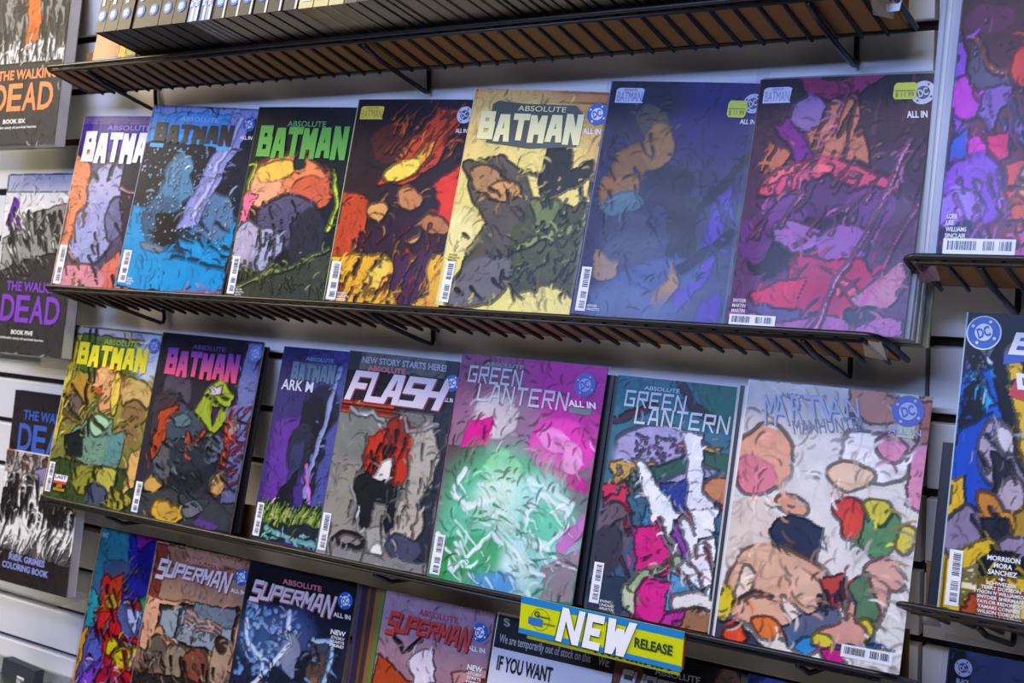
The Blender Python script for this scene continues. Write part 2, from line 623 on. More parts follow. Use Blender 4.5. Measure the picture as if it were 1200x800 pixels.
def wire_shelf(x0, x1, z, phase, brackets, label, liner_label, back=False, tape=(), drop=-0.058):
    t = thing('wire_shelf', label, 'shelf', (0, RAIL_Y, z), group='black wire shelves')
    rc = 0.016
    # front rail bending round into the two side rails
    pts = [(x0, DEPTH_Y, DROP_Z), (x0, rc + 0.01, (rc + 0.01) * DROP_Z / DEPTH_Y)]
    for k in range(1, 6):
        a = math.pi / 2 * k / 5
        yy = rc * (1 - math.sin(a)) 
        pts.append((x0 + rc * (1 - math.cos(a)), yy, yy * DROP_Z / DEPTH_Y))
    for k in range(0, 6):
        a = math.pi / 2 * k / 5
        yy = rc * (1 - math.cos(a))
        pts.append((x1 - rc + rc * math.sin(a), yy, yy * DROP_Z / DEPTH_Y))
    pts += [(x1, DEPTH_Y, DROP_Z)]
    v, f = tube_vf(pts, 0.0030, 8)
    mesh_obj('front_rail', v, f, M_WIRE, t, smooth=True)
    v, f = tube_vf([(x0 + rc, 0.0005, -0.0062), (x1 - rc, 0.0005, -0.0062)], 0.0020, 8)
    mesh_obj('lower_rail', v, f, M_WIRE, t, smooth=True)
    if back:
        v, f = tube_vf([(x0, DEPTH_Y, DROP_Z - 0.001), (x1, DEPTH_Y, DROP_Z - 0.001)], 0.0028, 8)
        mesh_obj('back_rail', v, f, M_WIRE, t, smooth=True)
    k = math.ceil((x0 + 0.012 - phase) / 0.0254)
    while phase + k * 0.0254 < x1 - 0.012:
        o = link(bpy.data.objects.new('wire', wire_mesh()), t)
        o.location = (phase + k * 0.0254, 0, 0)
        k += 1
    yb, zb = WALL_Y - RAIL_Y - 0.0045, drop
    for bx in brackets:
        pts = [(bx, 0.001, -0.009), (bx, 0.03, -0.0255), (bx, yb - 0.008, zb + 0.001), (bx, yb - 0.002, zb + 0.0005), (bx, yb + 0.0005, zb + 0.006),
               (bx, yb + 0.0005, zb + 0.022), (bx, yb + 0.001, -0.018)]
        v, f = tube_vf(pts, 0.0030, 8)
        mesh_obj('bracket', v, f, M_WIRE, t, smooth=True)
    for tx, dx in tape:
        pts = [(tx, 0.012, -0.004), (tx + dx, 0.006, -0.003), (tx + dx * 1.1, 0.02, -0.022), (tx, 0.03, -0.026), (tx - dx * 0.1, 0.03, -0.012)]
        v = [(p[0], p[1], p[2]) for p in pts] + [(p[0], p[1] + 0.0006, p[2] - 0.0004) for p in pts]
        n = len(pts)
        f = [tuple(range(n)), tuple(range(2 * n - 1, n - 1, -1))] + [(i, n + i, n + (i + 1) % n, (i + 1) % n) for i in range(n)]
        mesh_obj('clear_tape', v, f, M_TAPE, t)
    # cardboard liner lying on the wires
    c = thing('shelf_liner', liner_label, 'cardboard', (0, RAIL_Y, z), group='cardboard shelf liners')
    n = [0, 0.3785, 0.9256]
    s = DROP_Z / DEPTH_Y
    y0, y1 = 0.006, DEPTH_Y - 0.004
    lo, th = -0.0022, 0.0018
    v = [(x0 + 0.006, y0, y0 * s + lo), (x1 - 0.006, y0, y0 * s + lo), (x1 - 0.006, y1, y1 * s + lo), (x0 + 0.006, y1, y1 * s + lo)]
    v += [(a, b, cc + th) for a, b, cc in v]
    f = [(0, 3, 2, 1), (4, 5, 6, 7), (0, 1, 5, 4), (1, 2, 6, 5), (2, 3, 7, 6), (3, 0, 4, 7)]
    mesh_obj('board', v, f, M_CARD, c)
    zf = y1 * s + lo
    v, f = box_vf(x0 + 0.006, x1 - 0.006, y1 - 0.0012, y1 + 0.0006, zf, zf + 0.055)  # upright flap added to stop light falling through the gap behind the shelf
    mesh_obj('light_stop_flap', v, f, M_CARD, c)
    return t


ZS = dict(A=0.172, B=-0.139, C=-0.456, D=-0.768, RA=-0.066, RB=-0.385, RC=-0.697)
BR = (-1.575, -1.062, -0.515)
wire_shelf(-1.668, -0.440, ZS['A'], -0.898, BR, 'black wire shelf under the long row of paperbacks at the top',
           'brown cardboard liner lying on the top wire shelf', back=True, tape=((-0.445, -0.014),))
wire_shelf(-1.698, -0.440, ZS['B'], -0.991, BR, 'black wire shelf under the middle row of face-out comics',
           'brown cardboard liner lying on the middle wire shelf', tape=((-0.444, -0.016),))
wire_shelf(-1.726, -0.424, ZS['C'], -0.994, BR, 'black wire shelf with the yellow and blue tag clipped on it',
           'brown cardboard liner lying on the shelf with the yellow tag', drop=-0.04)
wire_shelf(-1.74, -0.43, ZS['D'], -0.99, BR, 'black wire shelf under the bottom row of comics',
           'brown cardboard liner under the bottom row of comics')
wire_shelf(-0.422, 0.45, ZS['RA'], -0.384, (-0.352, 0.1), 'black wire shelf at upper right under the violet and orange space comic',
           'brown cardboard liner on the upper right wire shelf', tape=((-0.415, 0.02),))
wire_shelf(-0.421, 0.45, ZS['RB'], -0.394, (-0.345, 0.1), 'black wire shelf at right under the blue and yellow comic',
           'brown cardboard liner on the right wire shelf below the blue and yellow comic', tape=((-0.405, 0.02),))
wire_shelf(-0.421, 0.45, ZS['RC'], -0.394, (-0.345, 0.1), 'lowest black wire shelf at right under the bagged navy comic',
           'brown cardboard liner on the lowest right wire shelf')

# ---------------------------------------------------------------- comics
LEAN = math.radians(16.5)


def frame(x, y, z, psi=0.0, lean=LEAN, roll=0.0):
    U = Vector((0, math.sin(lean), math.cos(lean)))
    D = Vector((0, math.cos(lean), -math.sin(lean)))
    Xp = Vector((math.cos(psi), 0, 0)) + math.sin(psi) * D
    Yp = U.cross(Xp)
    m = Matrix(((Xp.x, Yp.x, U.x), (Xp.y, Yp.y, U.y), (Xp.z, Yp.z, U.z))).to_4x4()
    if roll:
        m = m @ Matrix.Rotation(roll, 4, 'Y')
    m.translation = (x, y, z + ZC)
    return m


def bowfun(bow):
    return lambda u, v: -bow * math.sin(math.pi * min(max(u, 0), 1)) * (0.55 + 0.45 * v)


def art_mesh(name, w, h, surf, spec, seed, parent, cell=0.0013, material=None, **kw):
    nx, nz = max(8, int(w / cell)), max(8, int(h / cell))
    U, V = np.meshgrid(np.linspace(0, 1, nx + 1), np.linspace(0, 1, nz + 1))
    rgb = paint(spec, U, V, h and (w / h), seed, **kw)
    bow = np.array([surf(a, 0.0) for a in U[0]])
    bow1 = np.array([surf(a, 1.0) for a in U[0]])
    Yv = bow[None, :] * (1 - V) + bow1[None, :] * V
    co = np.stack([U * w, Yv, (1 - V) * h], -1).reshape(-1, 3)
    idx = np.arange((nx + 1) * (nz + 1)).reshape(nz + 1, nx + 1)
    q = np.stack([idx[1:, :-1], idx[1:, 1:], idx[:-1, 1:], idx[:-1, :-1]], -1).reshape(-1, 4)
    me = bpy.data.meshes.new(name)
    me.vertices.add(len(co))
    me.vertices.foreach_set('co', co.ravel())
    me.loops.add(q.size)
    me.loops.foreach_set('vertex_index', q.ravel())
    me.polygons.add(len(q))
    me.polygons.foreach_set('loop_start', np.arange(0, q.size, 4))
    me.polygons.foreach_set('use_smooth', np.ones(len(q), bool))
    me.update(calc_edges=True)
    at = me.color_attributes.new('art', 'FLOAT_COLOR', 'POINT')
    rgba = np.concatenate([rgb.reshape(-1, 3), np.ones((len(co), 1))], 1)
    at.data.foreach_set('color', rgba.ravel())
    me.materials.append(material or M_PRINT)
    me.validate()
    return link(bpy.data.objects.new(name, me), parent)


def slab(name, w, h, surf, y0, y1, material, parent, inset=0.0, n=8):
    """sheet block following the bow of the cover"""
    v, f = [], []
    for i in range(n + 1):
        u = i / n
        x = inset + u * (w - 2 * inset)
        for z, vv in ((inset, 1.0), (h - inset, 0.0)):
            s = surf(u, vv)
            v += [(x, s + y0, z), (x, s + y1, z)]
    for i in range(n):
        a, b = 4 * i, 4 * (i + 1)
        f += [(a, b, b + 2, a + 2), (a + 1, a + 3, b + 3, b + 1), (a, a + 1, b + 1, b), (a + 2, b + 2, b + 3, a + 3)]
    f += [(0, 2, 3, 1), (4 * n, 4 * n + 1, 4 * n + 3, 4 * n + 2)]
    return mesh_obj(name, v, f, material, parent)


def emblem(F, u, v, r, ring=M_BLUE, inner=M_WHITE, letters=M_BLUE, layer=1):
    F.disc(u, v, r, ring, layer, 24)
    F.disc(u, v, r * 0.56, inner, layer + 1, 20)
    a, b = r * 0.40 / F.w, r * 0.34 / F.h
    F.text('DC', u - a, v - b, u + a, v + b, letters, 0.035, 0, layer + 2, rot=-20)
    for k in range(4):
        t = math.radians(28 + 90 * k)
        F.disc(u + r * 0.78 / F.w * math.cos(t), v + r * 0.78 / F.h * math.sin(t), r * 0.11, inner, layer + 1, 6)
    return F


def barcode(F, u0, v0, u1, v1, seed, horizontal=False):
    rs = random.Random(seed)
    F.rect(u0, v0, u1, v1, M_WHITE, 0)
    p = 0.06
    while p < 0.93:
        wd = rs.choice((0.008, 0.012, 0.02))
        if 0.45 < p < 0.55 or (0.72 < p < 0.76):
            p += 0.03
            continue
        if horizontal:
            F.rect(u0 + (u1 - u0) * p, v0 + (v1 - v0) * 0.15, u0 + (u1 - u0) * (p + wd), v0 + (v1 - v0) * 0.72, M_BLACK, 1)
        else:
            F.rect(u0 + (u1 - u0) * 0.3, v0 + (v1 - v0) * p, u0 + (u1 - u0) * 0.85, v0 + (v1 - v0) * (p + wd), M_BLACK, 1)
        p += wd + rs.choice((0.010, 0.014, 0.02))
    return F


def polybag(parent, w, h, surf, t, flap=0.014, side=0.006):
    """clear bag a little larger than the comic, with a heat-sealed edge"""
    W, H = w + side * 2, h + flap
    nx, nz = 10, 12
    v, f = [], []
    rs = random.Random(int(w * 1e5))
    for yy in (0, 1):
        for j in range(nz + 1):
            for i in range(nx + 1):
                u, vv = i / nx, j / nz
                edge = min(u, 1 - u) * 6
                y = surf(u, vv) + (-0.0022 if yy == 0 else t + 0.001)
                if i in (0, nx):
                    y = surf(u, vv) + t * 0.4
                elif yy == 0:
                    y -= rs.uniform(0, 0.0009)
                v.append((-side + u * W, y, -0.001 + (1 - vv) * H))
    N = (nx + 1) * (nz + 1)
    for s in (0, 1):
        for j in range(nz):
            for i in range(nx):
                a = s * N + j * (nx + 1) + i
                q = (a + nx + 1, a + nx + 2, a + 1, a)
                f.append(q if s == 0 else q[::-1])
    return mesh_obj('plastic_bag', v, f, M_BAG, parent, smooth=True)


def comic(name, label, group, x, y, z, w, h, art, seed, psi=0.0, roll=0.0, lean=LEAN, thick=0.0032, bow=0.002,
          spine='2a2a2e', bag=False, cat='comic', marks=None, paintkw=None, pages=M_PAPER, material=None):
    t = thing(name, label, cat, group=group)
    zz = z + (w * math.sin(roll) if roll > 0 else 0)
    t.matrix_world = frame(x, y, zz, psi, lean, roll)
    surf = bowfun(bow)
    cv = art_mesh('cover', w, h, surf, art, seed, t, material=material, **(paintkw or {}))
    slab('pages', w, h, surf, 0.0003, thick, pages, t, 0.0006)
    sp = mat(spine, 0.4)
    v, f = box_vf(-0.0006, 0.0006, surf(0, 0) - 0.0001, thick + 0.0005, 0, h)
    mesh_obj('spine', v, f, sp, t)
    if marks:
        marks(cv, w, h, surf)
    if bag:
        polybag(t, w, h, surf, thick)
    return t


ORD = ['front', 'first', 'second', 'third', 'fourth', 'fifth', 'sixth', 'seventh', 'eighth']


def stack_behind(front, n, label, group, w, h, x, y, z, psi, lean, spine_cols, step=0.0042, lean_step=0.0, thick=0.0034, pages=M_PAPER, dx=0.0, seed=1):
    """plain copies standing behind a face-out comic; only their edges show"""
    rs = random.Random(seed)
    meshes = {}
    for i in range(1, n + 1):
        t = thing('comic_book', label % ORD[i], 'comic', group=group)
        t.matrix_world = frame(x + dx * i + rs.uniform(-0.0015, 0.0015), y + step * i, z - step * i * 0.34, psi, lean - lean_step * i)
        col = spine_cols[(i - 1) % len(spine_cols)]
        if col not in meshes:
            a = slab('pages', w, h, lambda u, v: 0, 0.0004, thick - 0.0004, pages, t, 0.0008, 1)
            b0, b1 = box_vf(0, w, 0, 0.0004, 0, h)
            c0, c1 = box_vf(0, w, thick - 0.0004, thick, 0, h)
            d0, d1 = box_vf(-0.0005, 0.0005, 0, thick, 0, h)
            vv = b0 + c0 + d0
            ff = b1 + [tuple(k + 8 for k in q) for q in c1] + [tuple(k + 16 for k in q) for q in d1]
            b = mesh_obj('cover', vv, ff, mat(col, 0.4), t)
            meshes[col] = (a.data, b.data)
        else:
            link(bpy.data.objects.new('pages', meshes[col][0]), t)
            link(bpy.data.objects.new('cover', meshes[col][1]), t)


def T(col, rough=0.4):
    return mat(col, rough)

G_MID = 'face-out comics on the middle shelf'
G_LOW = 'face-out comics on the shelf with the yellow tag'
G_BOT = 'face-out comics on the bottom shelf'
G_RGT = 'face-out comics on the right-hand shelves'


def block_title(F, word, u0, v0, u1, v1, m, bold=0.36, layer=1):
    """tall heavy letters set one by one, so that each fills its own cell"""
    n = len(word)
    cw = (u1 - u0) / n
    for i, ch in enumerate(word):
        dv = (0.0 if i in (0, n - 1) else 0.012) * (1 if i % 2 else 0.6)
        seg_letter(F, ch, u0 + cw * i + cw * 0.02, v0 + dv, u0 + cw * (i + 1) - cw * 0.03, v1 + (0.008 if i % 2 else 0), m, bold, 0.24, 0.0, layer)


def techno_title(F, word, u0, v0, u1, v1, m, layer=1, slant=0.35, shadow=None):
    """wide slanted letters that shrink in a sweep, first and last letter long"""
    n = len(word)
    cw = (u1 - u0) / n
    for i, ch in enumerate(word):
        k = abs(i - (n - 1) / 2) / ((n - 1) / 2)
        a = v0 + (1 - k) * 0.012
        b = v1 - (1 - k) * 0.018 + (0.012 if i in (0, n - 1) else 0)
        if shadow:
            seg_letter(F, ch, u0 + cw * i + 0.006, a + 0.006, u0 + cw * (i + 0.93) + 0.006, b + 0.006, shadow, 0.28, 0.24, slant, layer)
        seg_letter(F, ch, u0 + cw * i, a, u0 + cw * (i + 0.93), b, m, 0.24, 0.2, slant, layer + 1)


def thin_title(F, word, u0, v0, u1, v1, m, layer=1):
    """open squared letters with thin strokes"""
    cw = (u1 - u0) / len(word)
    for i, ch in enumerate(word):
        seg_letter(F, ch, u0 + cw * i, v0, u0 + cw * (i + 0.82), v1, m, 0.17, 0.15, 0.06, layer)


def lines(F, rows, u0, v0, u1, dv, m, bold=0.01, ragged=True):
    mx = max(len(r) for r in rows)
    for i, r in enumerate(rows):
        e = u0 + (u1 - u0) * (len(r) / mx if ragged else 1)
        F.text(r, u0, v0 + i * dv, e, v0 + i * dv + dv * 0.72, m, bold)


# ------------------------------------------------ middle shelf
yB, zB = 1.1805, ZS['B']


def m_b1(t, w, h, s):
    F = Flat(w, h, s)
    F.text('ABSOLUTE', 0.30, 0.055, 0.80, 0.085, T('8f78c8'))
    block_title(F, 'BATMAN', 0.06, 0.09, 0.96, 0.27, M_WHITE)
    F.build('title', t)
    barcode(Flat(w, h, s), 0.02, 0.76, 0.11, 0.985, 1).build('barcode', t)


comic('comic_book', 'mauve and grey comic with orange streaks, leftmost on the middle shelf', G_MID, -1.691, yB + 0.004, zB, 0.172, 0.257,
      'g 5a4f74 4a4458; r 0 0 1 .05 6c5590; r 0 .05 1 .2 4a2f96; p e08058 0 .22 .18 .2 .22 .5 .12 .75 0 .95; p d8705a .5 .9 .7 .78 .95 1 .2 1; e .42 .42 .22 .16 0 a8a6c8 .1; e .36 .68 .24 .2 10 9a9cc6; e .6 .6 .12 .12 0 6c6a92; '
      'p 2c2836 .55 .2 1 .2 1 .75 .75 .78 .62 .5; l .02 3a3550 .02 .2 .3 .36; l .02 3a3550 .5 .2 .42 .36; l .03 b58aa0 .6 .42 .85 .46; e .3 .95 .3 .08 0 d88a94; s 16 .16 .012 70 e89a60 0 .25 .25 .95; s 20 .14 .01 60 2b2734 .3 .6 1 .98',
      11, math.radians(7), spine='c9a58c', marks=m_b1)


def m_b2(t, w, h, s):
    F = Flat(w, h, s)
    F.text('ABSOLUTE', 0.30, 0.06, 0.66, 0.085, T('88b8e0'))
    block_title(F, 'BATMAN', 0.07, 0.095, 0.82, 0.20, T('0e1018'))
    F.rect(0.05, 0.21, 0.80, 0.232, T('2a9fd2'), 0)
    F.build('title', t)
    E_ = Flat(w, h, s)
    emblem(E_, 0.94, 0.085, 0.010, T('2c4f9e'), T('c8d4ee'), T('2c4f9e'))
    E_.text('ALL IN', 0.88, 0.145, 0.99, 0.165, M_WHITE)
    E_.build('emblem', t)
    barcode(Flat(w, h, s), 0.025, 0.80, 0.105, 0.975, 2).build('barcode', t)
    C_ = Flat(w, h, s)
    lines(C_, ['SNYDER', 'DRAGOTTA', 'MARTIN'], 0.115, 0.945, 0.185, 0.014, M_WHITE)
    C_.build('credits', t)


comic('comic_book', 'black and bright blue comic with white snow dots and a pale diagonal streak', G_MID, -1.537, yB - 0.002, zB, 0.189, 0.262,
      'g 1c2134 10121c; r 0 0 1 .05 7c8cc0; p 4c94d2 0 .04 .9 .04 .86 .2 0 .2; p 1792c8 0 .55 .25 .58 .3 .72 .9 .6 1 .6 1 1 0 1; e .38 .34 .13 .08 0 5a87a4; e .4 .46 .17 .1 0 4f7fa0; e .33 .62 .2 .14 0 3c5f7c; '
      'e .78 .58 .2 .12 10 56799a; p 14161e .25 .6 .5 .56 .55 .75 .3 .74; s 18 .15 .02 30 20303f .5 .6 .95 .78; p 8c90c8 .78 .02 .98 .02 .66 .62 .5 .66; l .03 b7b9e2 .86 .05 .62 .58; '
      'e .3 .76 .14 .02 0 6c7d8e; l .012 10405a .5 .8 1 .84; l .012 c87aa0 .6 .985 1 .96; d 150 .007 cfe6f4 .02 .22 .95 .75; d 60 .006 8fd0ee 0 .24 .6 .6', 12, math.radians(8), roll=math.radians(1.6), spine='8794b0', bow=0.003, marks=m_b2, paintkw=dict(outline=0.45))


def m_b3(t, w, h, s):
    F = Flat(w, h, s)
    F.text('ABSOLUTE', 0.33, 0.075, 0.72, 0.105, T('4f8f50'))
    block_title(F, 'BATMAN', 0.06, 0.10, 0.96, 0.265, T('55a534'))
    F.build('title', t)
    barcode(Flat(w, h, s), 0.02, 0.79, 0.10, 0.985, 3).build('barcode', t)
    C_ = Flat(w, h, s)
    lines(C_, ['SNYDER', 'DRAGOTTA', 'MARTIN'], 0.11, 0.955, 0.2, 0.014, M_WHITE)
    C_.build('credits', t)


comic('comic_book', 'black comic with green lettering and an orange mass edged by lime lines', G_MID, -1.318, yB + 0.001, zB, 0.158, 0.255,
      'g 101418 16181a; e .45 .37 .38 .13 5 ee8a52; e .2 .42 .18 .12 0 f0a878; e .3 .33 .2 .06 -10 f4c24c; e .68 .45 .2 .1 0 d8623c; e .52 .29 .06 .05 0 26282c; l .03 d4e23c .08 .3 .02 .42 .06 .6; l .028 c8dc34 .86 .34 .97 .5 .9 .62; '
      'e .5 .6 .3 .14 0 56506a; e .3 .74 .2 .12 0 a8a8c4; e .12 .72 .14 .12 0 b2a6b8; e .72 .68 .16 .16 0 2b2833; p 3c4030 0 1 .2 .88 .6 .8 1 .74 1 1; l .025 8f9a50 .1 .94 .5 .84 .95 .72; s 30 .09 .01 70 a9b46a .1 .78 1 .95; s 40 .12 .012 80 1d1e26 .2 .5 .9 .8; p f0708c .0 .45 .16 .46 .08 .62 0 .6', 13, math.radians(8), spine='2c3c2c', marks=m_b3)


def small_badge(F, u0, v0, u1, v1, m, ink):
    F.poly([(u0, v1), (u0, v0 + 0.008), (u0 + 0.02, v0), (u1 - 0.02, v0), (u1, v0 + 0.006), (u1 - 0.008, v1 - 0.008), (u1, v1)], m, 0)
    F.text('ABSOLUTE', u0 + 0.05, v0 + 0.004, u1 - 0.05, v0 + 0.014, ink, 0.01, 0, 1)
    F.text('BATMAN', u0 + 0.012, v0 + 0.018, u1 - 0.012, v1 - 0.006, ink, 0.0, 0, 1)


def m_b4(t, w, h, s):
    F = Flat(w, h, s)
    small_badge(F, 0.04, 0.035, 0.25, 0.10, T('d8c23c'), T('a08a20'))
    F.build('title', t)
    E_ = Flat(w, h, s)
    emblem(E_, 0.955, 0.075, 0.0105, T('c8cade'), T('30324a'), T('c8cade'))
    E_.text('ALL IN', 0.90, 0.14, 0.995, 0.16, M_WHITE)
    E_.build('emblem', t)
    barcode(Flat(w, h, s), 0.02, 0.80, 0.11, 0.985, 4).build('barcode', t)
    C_ = Flat(w, h, s)
    lines(C_, ['SNYDER', 'DRAGOTTA', 'MARTIN'], 0.12, 0.945, 0.23, 0.015, M_WHITE)
    C_.build('credits', t)


comic('comic_book', 'comic with black smoke and orange and yellow flame swirls', G_MID, -1.141, yB, zB, 0.163, 0.257,
      'g 17111a 3a1a14; p c8431c .72 .04 .96 .04 .8 .3 .55 .42 .3 .42; p f0a030 .5 .3 .75 .18 .62 .36 .36 .42; e .5 .34 .16 .05 -30 f8d850; e .35 .22 .16 .1 30 4a1c1c; s 30 .2 .014 -60 e06a28 .3 .06 .9 .35; '
      'p c4451e 0 .45 .3 .5 .2 .75 0 .8; p e2381c .8 .4 1 .3 1 .6 .85 .55; p f0b428 0 .78 .4 .7 .55 .78 .75 .72 1 .72 1 1 0 1; e .55 .52 .3 .1 0 281822; e .62 .48 .12 .05 20 c8824a; e .35 .55 .1 .05 0 d89a52; e .66 .64 .07 .05 0 d89458; e .85 .6 .14 .05 10 b8763c; '
      'e .45 .66 .3 .07 -20 33182a; p 4a2040 .55 .75 .85 .7 .88 .92 .7 1 .55 .9; e .42 .86 .07 .12 30 f0cc50; s 40 .14 .016 110 f4a838 0 .7 1 1; s 26 .12 .016 110 a4361c 0 .6 1 .96; s 16 .1 .014 110 3a1a20 0 .7 .6 1', 14, math.radians(8), spine='9ab070', marks=m_b4)


def m_b5(t, w, h, s):
    F = Flat(w, h, s)
    F.poly([(0.16, 0.25), (0.16, 0.07), (0.2, 0.055), (0.4, 0.066), (0.78, 0.066), (0.84, 0.1), (0.84, 0.25), (0.5, 0.27)], T('3c4236'), 0)
    F.text('ABSOLUTE', 0.36, 0.075, 0.72, 0.10, T('e4dfa0'), 0.01, 0, 1)
    block_title(F, 'BATMAN', 0.08, 0.105, 0.86, 0.235, T('ece6a4'))
    F.build('title', t)
    E_ = Flat(w, h, s)
    emblem(E_, 0.945, 0.10, 0.0125)
    E_.text('ALL IN', 0.87, 0.165, 0.995, 0.19, M_WHITE, 0.03, -0.2)
    E_.build('emblem', t)
    barcode(Flat(w, h, s), 0.03, 0.80, 0.105, 0.985, 5).build('barcode', t)
    C_ = Flat(w, h, s)
    lines(C_, ['SNYDER', 'DRAGOTTA', 'MARTIN'], 0.04, 0.765, 0.13, 0.012, M_BLACK)
    C_.build('credits', t)


comic('comic_book', 'pale yellow comic with dark olive spiky masses and an orange top edge', G_MID, -0.966, yB, zB, 0.170, 0.257,
      'g d89a52 efe08c; r 0 0 1 .05 c8824a; e .3 .2 .5 .2 0 e8c878 .6; e .5 .75 .7 .5 0 ece07e .5; p 5a5248 .0 .34 .3 .3 .5 .38 .6 .46 .7 .62 .5 .7 .4 .85 .1 1 .15 .75 .3 .62 .12 .5; e .22 .42 .16 .06 20 b08456; e .38 .47 .14 .05 0 d09a58; '
      'p 2a2c28 .62 .25 .8 .26 .82 .36 .98 .3 1 .38 .8 .45 .7 .5 .6 .4; p 4c5232 .55 .5 1 .5 1 .9 .8 .86 .6 .92 .45 .8; l .06 79864c .62 .5 .72 .62; l .05 8a9854 .48 .74 .7 .66 .98 .58; e .72 .56 .06 .09 30 6c7a46; e .3 .88 .26 .1 -30 6f6a6c; s 50 .08 .012 80 22241c .4 .4 1 .9; s 30 .08 .014 -60 b7c070 .5 .5 1 .85; e .86 .95 .22 .05 0 f0e084; e .1 .66 .14 .1 0 f2e296 .4; s 20 .1 .01 30 3a342e .05 .3 .6 .95', 15, math.radians(8), roll=math.radians(1.6), spine='d8b070', bow=0.003, marks=m_b5)


def price_sticker(t, w, h, s, u0, v0, u1, v1):
    F = Flat(w, h, lambda u, v: s(u, v) - 0.0004)
    c = (v1 - v0) * 0.18
    d = (u1 - u0) * 0.1
    F.poly([(u0 + d, v1), (u0, v1 - c), (u0, v0 + c), (u0 + d, v0), (u1 - d, v0), (u1, v0 + c), (u1, v1 - c), (u1 - d, v1)][::1], T('d2dc1e'), 1)
    F.rect(u0 + d * 0.6, (v0 + v1) / 2 - 0.002, u1 - d * 0.6, (v0 + v1) / 2 + 0.001, T('5c6410'), 2)
    F.text('$ 11.99', u0 + d, (v0 + v1) / 2 + 0.006, u1 - d, v1 - 0.006, T('5c5a10'), 0.0, 0, 2)
    F.build('price_sticker', t)


def m_b6(t, w, h, s):
    F = Flat(w, h, s)
    small_badge(F, 0.045, 0.03, 0.24, 0.095, T('c4c8e2'), T('7a80a8'))
    F.build('title', t)
    E_ = Flat(w, h, s)
    emblem(E_, 0.965, 0.085, 0.0105, T('c2c4d6'), T('3a3a58'), T('c2c4d6'))
    E_.text('ALL IN', 0.90, 0.15, 0.995, 0.17, M_WHITE)
    E_.build('emblem', t)
    price_sticker(t, w, h, s, 0.81, 0.075, 0.93, 0.145)
    barcode(Flat(w, h, s), 0.02, 0.80, 0.09, 0.985, 6).build('barcode', t)
    C_ = Flat(w, h, s)
    lines(C_, ['SNYDER', 'DRAGOTTA'], 0.10, 0.955, 0.19, 0.014, M_WHITE)
    C_.build('credits', t)


comic('comic_book', 'bagged navy and violet comic with dull ochre patches, beside the pink bagged comic', G_MID, -0.779, yB, zB, 0.168, 0.257,  # pale blue foot of the art is reflected haze painted into the colours
      'g 22243c 44486a; e .75 .15 .4 .2 0 2c2468 .5; e .25 .1 .3 .1 0 1f2238 .4; p 7a5a34 .12 .3 .4 .22 .5 .3 .34 .44 .1 .5; p 94683a .06 .42 .36 .42 .34 .5 .06 .54; e .34 .18 .14 .06 40 4a4640; e .24 .52 .16 .05 -15 50717e; e .5 .44 .18 .08 0 262638; '
      'p 2c2c30 .5 .5 .72 .48 .78 .72 .58 .74; p 5a3ab0 .8 .42 .92 .4 .88 .78 .7 .96 .66 .88 .8 .7; p 5432a8 .84 .9 .96 .84 .96 1 .82 1; p a08468 .08 .72 .28 .7 .26 .84 .1 .84; e .3 .66 .2 .1 0 44485e; e .5 .84 .35 .08 -20 4c5a8c; p b08a52 .5 .9 .66 .76 .68 .86 .56 .98; l .05 1c1c28 .76 .5 1 .3; l .06 1d1c2a .7 .78 .96 .62; e .35 .96 .4 .08 0 5c6890 .5; e .4 .28 .1 .1 0 8a6a40; s 20 .2 .012 65 20243c .1 .2 .9 .8',
      16, math.radians(8), roll=math.radians(1.2), spine='5a6080', bag=True, marks=m_b6, paintkw=dict(ink=0.2, strokes=350, outline=0.3))


def m_b7(t, w, h, s):
    F = Flat(w, h, s)
    small_badge(F, 0.03, 0.035, 0.20, 0.10, T('c8cde4'), T('868cb0'))
    F.build('title', t)
    E_ = Flat(w, h, s)
    emblem(E_, 0.945, 0.075, 0.0115, T('cdd0dc'), T('4a3a52'), T('cdd0dc'))
    E_.text('ALL IN', 0.875, 0.145, 0.985, 0.172, M_WHITE, 0.03, -0.2)
    E_.build('emblem', t)
    price_sticker(t, w, h, s, 0.785, 0.035, 0.91, 0.10)
    barcode(Flat(w, h, s), 0.012, 0.952, 0.29, 0.995, 7, True).build('barcode', t)
    C_ = Flat(w, h, s)
    lines(C_, ['SNYDER', 'MARTIN', 'MARTIN'], 0.02, 0.89, 0.10, 0.02, M_WHITE, ragged=True)
    C_.build('credits', t)


